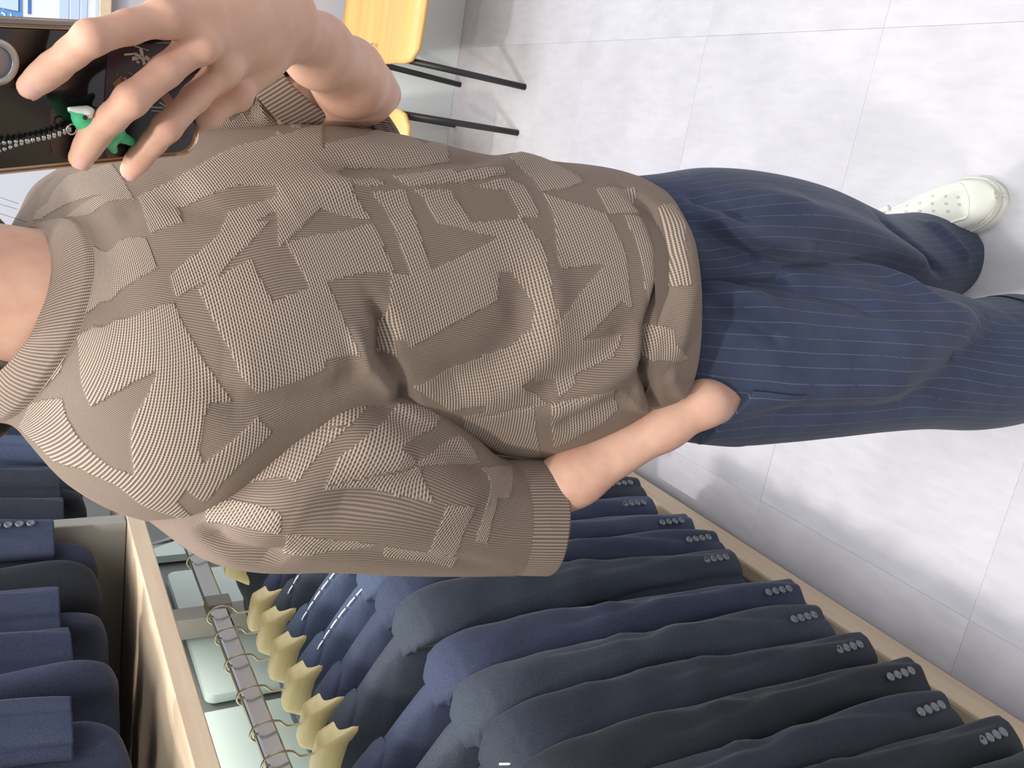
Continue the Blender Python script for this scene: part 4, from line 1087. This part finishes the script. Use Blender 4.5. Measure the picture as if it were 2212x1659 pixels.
# collar band: rolls from the seam up and over to the inner edge
cc = neck_out.mean(0)
def lift(r, s_, dz): 
    c = r.mean(0); return (r - c) * s_ + c + np.array([0, 0, dz])
mid1 = neck_out * 0.82 + neck_in * 0.18; mid2 = neck_out * 0.4 + neck_in * 0.6
col_r = [neck_out, lift(mid1, 1.035, 0.004), lift(mid2, 1.035, 0.006), lift(neck_in, 1.01, 0.003)]
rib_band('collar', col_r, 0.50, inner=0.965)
# armhole seam cord on the visible side, between shoulder and armpit
#SEAM
# ------------------------------------------------------------------ trousers
def trouser_mat():
    m = NT('pinstripe_wool', 0.75, spec=0.3)
    sep = m.n('ShaderNodeSeparateXYZ'); m.l(m.uv(), sep.inputs[0]); u, v = sep.outputs[0], sep.outputs[1]
    fr = m.math('FRACT', m.math('MULTIPLY', u, 1 / 0.0135)); d = m.math('ABSOLUTE', m.math('SUBTRACT', fr, 0.5))
    line = m.math('LESS_THAN', d, 0.026)
    dash = m.math('GREATER_THAN', m.math('SINE', m.math('MULTIPLY', v, 2 * math.pi / 0.0021)), -0.35)
    wear = m.math('GREATER_THAN', m.noise(m.uv(), 45.0, 3, 0.6), 0.40)
    st = m.math('MULTIPLY', m.math('MULTIPLY', line, dash), m.math('MULTIPLY_ADD', wear, 0.36, 0.10))
    n1 = m.noise(m.uv(), 14.0, 4, 0.6); n2 = m.noise(m.uv(), 1400.0, 2, 0.5)
    base = m.ramp(n1, [(0.3, srgb(48, 55, 76)), (0.7, srgb(60, 68, 92))])
    m.color(m.mix(st, base, srgb(140, 146, 160)))
    m.bump(m.math('ADD', m.math('MULTIPLY', n1, 0.7), m.math('MULTIPLY', n2, 0.05)), 0.005, 0.35)
    m.b.inputs['Sheen Weight'].default_value = 0.08; m.b.inputs['Sheen Roughness'].default_value = 0.5
    return m.m
M['pin'] = trouser_mat()
LEGR = [lr(1330, 640, .760, 1330, 385, .770, .06), lr(1430, 655, .755, 1430, 375, .770, .080), lr(1530, 650, .760, 1530, 362, .775, .094), lr(1640, 655, .775, 1640, 371, .790, .104),
        lr(1750, 660, .80, 1750, 398, .815, .098), lr(1850, 660, .83, 1840, 437, .84, .092), lr(1930, 655, .855, 1900, 462, .86, .088), lr(2000, 645, .875, 1960, 462, .88, .084), lr(2050, 632, .890, 2025, 456, .892, .08)]
LEGL = [lr(1330, 900, .760, 1330, 560, .755, .06), lr(1430, 940, .75, 1430, 548, .745, .080), lr(1530, 953, .735, 1530, 545, .735, .098), lr(1640, 944, .725, 1640, 552, .72, .104),
        lr(1750, 932, .71, 1750, 568, .705, .105), lr(1850, 922, .695, 1850, 588, .69, .10), lr(1950, 916, .68, 1950, 606, .675, .096), lr(2060, 918, .665, 2050, 628, .66, .094),
        lr(2150, 900, .652, 2130, 650, .648, .094), lr(2250, 850, .64, 2230, 640, .638, .092)]
m_l, n_l = 260, 320
GLR, LLR = loft(LEGR, m_l, n_l, 2.1); GLL, LLL = loft(LEGL, m_l, n_l, 2.1)
UVLR = np.stack(np.meshgrid(np.linspace(0, 0.62, n_l, endpoint=False) + 0.0, np.linspace(0, LLR, m_l)), -1)
UVLL = np.stack(np.meshgrid(np.linspace(0, 0.62, n_l, endpoint=False) + 2.0, np.linspace(0, LLL, m_l)), -1)
FOLDS_LR = [
    ([(0.248,0.055),(0.287,0.092),(0.312,0.14),(0.32,0.232)], 0.015, 0.016),
    ([(0.279,0.051),(0.312,0.096),(0.333,0.167)], -0.015, 0.014),
    ([(0.329,0.085),(0.345,0.188),(0.358,0.366),(0.366,0.56)], -0.012, 0.018),
    ([(0.242,0.126),(0.273,0.239),(0.291,0.42),(0.31,0.653)], 0.015, 0.022),
    ([(0.242,0.468),(0.271,0.547),(0.32,0.694)], -0.015, 0.012),
    ([(0.202,0.748),(0.256,0.769),(0.308,0.8)], 0.012, 0.016),
    ([(0.232,0.055),(0.264,0.079),(0.285,0.123)], -0.009, 0.01),
]
FOLDS_LL = [
    ([(2.141,0.144),(2.145,0.244),(2.151,0.341),(2.167,0.42),(2.229,0.488)], 0.015, 0.016),
    ([(2.205,0.103),(2.209,0.185),(2.221,0.282),(2.246,0.379)], -0.0135, 0.018),
    ([(2.236,0.097),(2.244,0.159),(2.269,0.209),(2.287,0.232)], 0.009, 0.014),
    ([(2.256,0.085),(2.26,0.135),(2.279,0.179)], -0.009, 0.012),
    ([(2.341,0.364),(2.306,0.447),(2.267,0.543),(2.221,0.64)], -0.016, 0.028),
    ([(2.322,0.317),(2.287,0.408),(2.238,0.517)], 0.01, 0.03),
    ([(2.178,0.109),(2.188,0.167),(2.198,0.247)], -0.01, 0.01),
    ([(2.225,0.082),(2.227,0.126),(2.238,0.17)], 0.008, 0.01),
    ([(2.36,0.103),(2.347,0.185),(2.345,0.326),(2.343,0.449)], -0.009, 0.016),
    ([(2.327,0.147),(2.327,0.247),(2.327,0.358)], 0.009, 0.018),
    ([(2.285,0.317),(2.248,0.435),(2.221,0.546)], 0.012, 0.02),
    ([(2.302,0.447),(2.275,0.52),(2.256,0.602)], -0.012, 0.02),
]
GLR = apply_folds(GLR, UVLR, globals().get('FOLDS_LR', [])); GLL = apply_folds(GLL, UVLL, globals().get('FOLDS_LL', []))
GLR2 = hem_in(GLR, [(0.985, -0.001), (0.96, 0.004), (0.94, 0.04)]); GLL2 = hem_in(GLL, [(0.985, -0.001), (0.96, 0.004), (0.94, 0.04)])
trousers = pp(empty('trousers'))
cloth_obj('trouser_leg', GLR2, ext_uv(UVLR, 3), M['pin'], trousers)
cloth_obj('trouser_leg', GLL2, ext_uv(UVLL, 3), M['pin'], trousers)

# pocket welt on the hip where the hand slips in
def on_grid(G, UV, q):
    d = ((UV - np.array(q)) ** 2).sum(-1); i, k = np.unravel_index(d.argmin(), d.shape); return G[i, k], normals(G)[i, k]
WELT = [(2.417, 0.097), (2.382, 0.094), (2.355, 0.103), (2.339, 0.115), (2.324, 0.132)]
def sample_grid(G, UV, u, v):
    i = (v - UV[0, 0, 1]) / (UV[1, 0, 1] - UV[0, 0, 1]); k = (u - UV[0, 0, 0]) / (UV[0, 1, 0] - UV[0, 0, 0])
    i = min(max(i, 0), G.shape[0] - 2); i0 = int(i); k0 = int(math.floor(k)); a, b = i - i0, k - k0; n = G.shape[1]
    return (G[i0, k0 % n] * (1 - b) + G[i0, (k0 + 1) % n] * b) * (1 - a) + (G[i0 + 1, k0 % n] * (1 - b) + G[i0 + 1, (k0 + 1) % n] * b) * a
NLL = normals(GLL); WS = spline(WELT, 40); PV = []; PUV = []
for k_, (u_, v_) in enumerate(WS):
    ed = min(1, 4 * k_ / 39, 4 * (39 - k_) / 39 + 0.1)
    for j_ in range(25):
        t_ = max(0, j_ - 3) / 21; vv_ = v_ + 0.075 * t_
        off = (0.003 + 0.014 * ed * (1 - t_) ** 1.6) * (1 - t_ ** 6) if j_ >= 3 else (0.001, 0.006, 0.0095)[j_] * ed + 0.0
        if j_ == 3: off += 0.0005
        PV.append(sample_grid(GLL, UVLL, u_, vv_ + (0.0006 if j_ < 3 else 0)) + sample_grid(NLL, UVLL, u_, vv_) * off - (0 if t_ < 1 else 0.0005)); PUV.append((u_, vv_))
PV = np.array(PV); Qp = grid_faces(40, 25, False)
pk_ = np_mesh('pocket_front', PV, Qp, M['pin'], trousers)
uvl_ = pk_.data.uv_layers.new(name='UVMap'); uvl_.data.foreach_set('uv', np.array(PUV)[Qp.ravel()].astype(np.float32).ravel())
# ------------------------------------------------------------------ clogs
M['clog'] = plain('cream_foam', srgb(236, 236, 222), 0.45, var=0.02)
M['clog_dark'] = plain('clog_hole', srgb(206, 208, 196), 0.6)
_sx = np.linspace(0, 1, 201); OUTW = np.interp(_sx, [0, .05, .2, .45, .70, 1], [.022, .031, .035, .036, .047, .047]) 
OUTW = np.convolve(np.pad(OUTW, 12, mode='edge'), np.ones(25) / 25, 'valid') * np.sqrt(np.clip(1 - np.clip((_sx - 0.72) / 0.28, 0, 1) ** 2.3, 0.004, 1)) * np.sqrt(np.clip(1 - np.clip((0.10 - _sx) / 0.10, 0, 1) ** 2, 0.02, 1))
def clog(loc, rz, flip=1):
    e = pp(empty('clog', loc)); e.rotation_euler = (0, 0, rz)
    e.matrix_parent_inverse = PINV
    # outline of the sole, toe at -y
    def outline(s): # s 0 heel..1 toe -> half width, centre shift
        w = float(OUTW[int(round(min(1, max(0, s)) * 200))]); c = 0.010 * math.sin(s * 2.6) * flip
        return w, c
    def layer(z0, z1, k0, k1, name, mat, nz=6, top=None):
        S = 1 - np.linspace(1, 0, 60) ** 1.6; V = []; n = 2 * len(S)
        for q in range(nz):
            f_ = q / (nz - 1); z = z0 + (z1 - z0) * f_; k = k0 + (k1 - k0) * f_ + 0.02 * math.sin(math.pi * f_)
            ring = [((outline(s)[0] * k + outline(s)[1]), 0.125 - 0.25 * s * 1.0 + (1 - k) * 0.125 * (2 * s - 1), z) for s in S] + [((-outline(s)[0] * k + outline(s)[1]), 0.125 - 0.25 * s + (1 - k) * 0.125 * (2 * s - 1), z) for s in S[::-1]]
            V += ring
        Fc = [tuple(int(i) for i in q_) for q_ in grid_faces(nz, n)]
        Fc.append(tuple(range(n))); Fc.append(tuple((nz - 1) * n + i for i in range(n - 1, -1, -1)))
        return from_data(name, V, Fc, mat, e)
    layer(0.0, 0.030, 0.97, 1.0, 'sole', M['clog'])
    layer(0.030, 0.040, 0.95, 0.93, 'foxing_strip', M['clog'], 5)
    # upper: domed vamp
    V = []; S = np.linspace(0.30, 0.995, 34); nn = 25
    for s in S:
        w, c = outline(s); w *= 0.90
        hgt = np.interp(s, [0.30, .45, .7, .9, 1.0], [.062, .058, .044, .026, .004])
        for k in range(nn):
            a = math.pi * k / (nn - 1)
            V.append((c + w * math.cos(a), 0.125 - 0.25 * s * 0.985, 0.036 + hgt * math.sin(a) ** 0.8))
    Fc = [tuple(int(i) for i in q_) for q_ in grid_faces(len(S), nn, False)]
    up = from_data('upper', V, Fc, M['clog'], e)
    # raised rim round the vented panel and the vent holes
    def surf(s, k):
        w, c = outline(s); w *= 0.90; hgt = np.interp(s, [0.30, .45, .7, .9, 1.0], [.062, .058, .044, .026, .004]); a = math.pi * k
        return np.array([c + w * math.cos(a), 0.125 - 0.25 * s * 0.985, 0.036 + hgt * math.sin(a) ** 0.8])
    rim = [surf(0.34 + 0.0 * t, 0.14) for t in (0,)] + [surf(0.34 + 0.50 * t, 0.16 + 0.10 * t) for t in np.linspace(0.1, 1, 8)] + [surf(0.875, 0.5)] + [surf(0.34 + 0.50 * t, 0.84 - 0.10 * t) for t in np.linspace(1, 0.1, 8)]
    o = tube('vent_rim', spline(rim, 60), 0.0022, M['clog'], None, 8); o.parent = up
    for (s, ks) in ((0.50, (.33, .44, .56, .67)), (0.59, (.38, .5, .62)), (0.67, (.34, .45, .55, .66)), (0.75, (.4, .5, .6)), (0.82, (.45, .55))):
        for k in ks:
            p_ = surf(s, k); nrm = p_ - np.array([outline(s)[1], p_[1], 0.036]); nrm /= np.linalg.norm(nrm)
            bm = bmesh.new(); bmesh.ops.create_cone(bm, cap_ends=True, segments=10, radius1=0.0026, radius2=0.0026, depth=0.0012)
            o = bm_obj('vent_hole', bm, M['clog_dark']); o.parent = up; o.location = p_ + nrm * 0.0002; o.rotation_euler = Vector(nrm).to_track_quat('Z', 'Y').to_euler()
    # heel strap
    P = [(outline(0.34)[0] * 0.95 * math.cos(a) + outline(.34)[1], 0.045 + 0.075 * math.sin(a), 0.068) for a in np.linspace(0, math.pi, 16)]
    tube('heel_strap', spline(P, 40), 0.006, M['clog'], e, 8)
    return e
toe = at_z(2130, 428, 0.03)
clog((toe[0] - 0.055, toe[1] + 0.085, 0), math.radians(28), 1)
lf = at_z(2330, 790, 0.02)
clog((lf[0], lf[1] + 0.03, 0), math.radians(-6), -1)

# ------------------------------------------------------------------ phone in a clear case, with card and charm
phone = empty('smartphone', tuple(phO)); tag(phone, 'black smartphone in a clear case held up by the hand', 'phone')
MW = Matrix(((phR[0], phU[0], phN[0], phO[0]), (phR[1], phU[1], phN[1], phO[1]), (phR[2], phU[2], phN[2], phO[2]), (0, 0, 0, 1)))
phone.matrix_world = MW
PA0, PA1, PB0, PB1 = -0.0570, 0.0228, -0.126, 0.032
M['phone_back'] = plain('phone_glass', srgb(30, 28, 28), 0.08, spec=0.6)
M['phone_side'] = plain('phone_frame', srgb(46, 44, 44), 0.3, 0.8)
mc = NT('clear_case', 0.08, srgb(214, 178, 140)); mc.b.inputs['Transmission Weight'].default_value = 0.85; mc.b.inputs['IOR'].default_value = 1.35; M['case'] = mc.m
def rrect(a0, a1, b0, b1, r, c0, c1, name, mat, parent, hollow=0.0, bev=0.0008):
    P = []
    for (ca, cb, s0) in ((a1 - r, b1 - r, 0), (a0 + r, b1 - r, 90), (a0 + r, b0 + r, 180), (a1 - r, b0 + r, 270)):
        for s in range(9):
            t = math.radians(s0 + s * 11.25); P.append((ca, cb, math.cos(t), math.sin(t)))
    n = len(P)
    def ring(rr, c): return [(ca + rr * x, cb + rr * y, c) for ca, cb, x, y in P]
    if not hollow:
        V = ring(r - bev, c0) + ring(r, c0 + bev) + ring(r, c1 - bev) + ring(r - bev, c1)
        Fc = [tuple(map(int, q)) for q in grid_faces(4, n)] + [tuple(range(n - 1, -1, -1)), tuple(3 * n + i for i in range(n))]
    else:
        V = ring(r, c0) + ring(r, c1 - bev) + ring(r - bev, c1) + ring(r - hollow + bev, c1) + ring(r - hollow, c1 - bev) + ring(r - hollow, c0) + ring(r, c0)
        Fc = [tuple(map(int, q)) for q in grid_faces(7, n)]
    o = from_data(name, V, Fc, mat, parent, smooth=False); return o
rrect(PA0 + 0.0022, PA1 - 0.0022, PB0 + 0.0022, PB1 - 0.0022, 0.010, -0.0090, -0.0012, 'frame', M['phone_side'], phone)
rrect(PA0 + 0.0030, PA1 - 0.0030, PB0 + 0.0030, PB1 - 0.0030, 0.0095, -0.0012, -0.0006, 'back_glass', M['phone_back'], phone, bev=0.0002)
rrect(PA0, PA1, PB0, PB1, 0.012, -0.0096, 0.0012, 'clear_case', M['case'], phone, hollow=0.0022)
# lens ring
def disc(a, b, r0, r1, c0, c1, name, mat, parent, n=40):
    V = []
    for r, c in ((r1, c0), (r1, c1 - 0.0004), (r1 - 0.0004, c1), (r0 + 0.0004 if r0 else 0.0001, c1), (max(r0, 0.0001), c1 - 0.0004 if r0 else c1), (max(r0, 0.0001), c0)):
        V += [(a + r * math.cos(2 * math.pi * k / n), b + r * math.sin(2 * math.pi * k / n), c) for k in range(n)]
    return from_data(name, V, [tuple(map(int, q)) for q in grid_faces(6, n)], mat, parent)
M['lens_ring'] = plain('lens_ring', srgb(176, 174, 168), 0.35, 0.6); M['lens_glass'] = plain('lens_glass', srgb(120, 120, 128), 0.12, spec=0.8)
la, lb = 0.0035, 0.0058
lens = disc(la, lb, 0.0082, 0.0118, -0.0006, 0.0022, 'lens_ring', M['lens_ring'], phone)
disc(la, lb, 0.0, 0.0084, -0.0006, 0.0012, 'lens_glass', M['lens_glass'], lens)
# printed card slipped behind the clear case: dark maroon, cream blackletter strokes
M['card'] = plain('maroon_card', srgb(58, 34, 42), 0.35, var=0.25, scale=60); M['card_dark'] = plain('card_dark', srgb(34, 30, 30), 0.35); M['cream'] = plain('cream_print', srgb(206, 194, 172), 0.5); M['gold'] = plain('gold_print', srgb(150, 108, 62), 0.5); M['rose'] = plain('rose_print', srgb(176, 120, 100), 0.5)
card = rrect(-0.046, 0.014, -0.118, -0.057, 0.003, -0.0006, -0.0001, 'printed_card', M['card'], phone, bev=0.0001)
rrect(-0.044, -0.004, -0.116, -0.064, 0.012, -0.0001, 0.00005, 'card_print', M['card_dark'], card, bev=0.00002)
def mark(x, y, L_, w, ang, mt, name='card_print'):
    P = on_phone(x, y, 0.0002) - phO
    a, b = P @ phR, P @ phU
    bm = bmesh.new(); box_bm(bm, (0, 0, 0), (L_, w, 0.0002)); bmesh.ops.rotate(bm, cent=(0, 0, 0), matrix=Matrix.Rotation(math.radians(ang), 3, 'Z'), verts=bm.verts)
    bmesh.ops.translate(bm, vec=(a, b, 0.00015), verts=bm.verts); bm_obj(name, bm, M[mt], card)
for q in ((283, 117, .0085, .0010, 95, 'cream'), (300, 103, .0060, .0005, 75, 'cream'), (306, 104, .0060, .0005, 75, 'cream'), (312, 106, .0060, .0005, 75, 'cream'), (300, 122, .0050, .0022, 70, 'cream'), (308, 122, .0100, .0020, 20, 'cream'), (318, 126, .0034, .0022, 60, 'cream'), (292, 126, .0040, .0022, 100, 'cream'), (298, 134, .0020, .0014, 60, 'cream'),
          (281, 158, .004, .0006, 70, 'gold'), (252, 158, .003, .0005, 20, 'gold'), (262, 186, .010, .007, 40, 'gold'), (268, 178, .006, .004, 10, 'rose'), (360, 212, .010, .006, 40, 'rose'), (352, 226, .006, .0008, 60, 'cream'), (338, 232, .010, .0007, 85, 'cream'), (342, 240, .010, .0005, 85, 'cream')):
    mark(*q)

# charm: small green animal on a ball chain
M['green'] = plain('green_vinyl', srgb(78, 186, 130), 0.35, var=0.05); M['white_vinyl'] = plain('white_vinyl', srgb(232, 236, 228), 0.35); M['eye'] = plain('eye_black', srgb(20, 20, 22), 0.2)
charm = empty('phone_charm', tuple(on_phone(190, 265, 0.006))); tag(charm, 'little green animal charm on a silver ball chain dangling over the phone', 'charm')
CI = Matrix.Translation(-Vector(tuple(on_phone(190, 265, 0.006))))
def cpart(o): o.parent = charm; o.matrix_parent_inverse = CI; return o
def q_(x, y, c): return on_phone(x, y, c)
gb = [cap(q_(186, 262, .007), q_(240, 280, .007), .0060, .0072, .004), cap(q_(176, 252, .008), q_(190, 262, .008), .0052, .0058, .004),
      cap(q_(240, 285, .007), q_(283, 306, .006), .0046, .0026, .004), cap(q_(225, 290, .007), q_(246, 324, .006), .0045, .0022, .004), cap(q_(215, 250, .007), q_(232, 226, .006), .0036, .0016, .004),
      cap(q_(172, 246, .009), q_(150, 238, .009), .0036, .0012, .003)]
V_, Q_ = mesh_sdf([(0.004, gb)], 0.0007, 12); cpart(np_mesh('body', V_, Q_, M['green']))
V_, Q_ = mesh_sdf([(0.003, [cap(q_(186, 240, .0105), q_(150, 235, .0100), .0030, .0011, .002), cap(q_(190, 245, .011), q_(196, 240, .011), .003, .002, .002)])], 0.0006, 12); cpart(np_mesh('muzzle', V_, Q_, M['white_vinyl']))
V_, Q_ = mesh_sdf([(0.003, [ell(q_(184, 254, .0140), (.0013, .0013, .0013))])], 0.0003, 10); cpart(np_mesh('eye', V_, Q_, M['eye']))
bm = bmesh.new(); bmesh.ops.create_icosphere(bm, subdivisions=2, radius=0.00135); BALL = bpy.data.meshes.new('chain_ball'); bm.to_mesh(BALL); bm.free(); BALL.shade_smooth(); BALL.materials.append(M['chrome'])
for pth in ([(150, 277), (110, 292), (60, 303), (0, 309), (-60, 318)], [(150, 282), (110, 296), (66, 304), (20, 318), (-60, 345)]):
    S = spline([q_(x, y, .003) for x, y in pth], 200); L_ = np.concatenate([[0], np.cumsum(np.linalg.norm(np.diff(S, axis=0), axis=1))])
    for d in np.arange(0, L_[-1], 0.0031):
        i = min(len(S) - 1, int(np.searchsorted(L_, d)))
        o = bpy.data.objects.new('chain_ball', BALL); col.objects.link(o); o.location = S[i]; cpart(o)
rg = q_(155, 279, .005)
P = [rg + phR * 0.003 * math.cos(a) + phU * 0.0030 * math.sin(a) for a in np.linspace(0, 2 * math.pi, 20)]
cpart(tube('ring', P, 0.0006, M['chrome'], n=6))
cpart(tube('chain_clasp', [q_(57, 300, .003), q_(62, 309, .003)], 0.0013, M['chrome'], n=8))
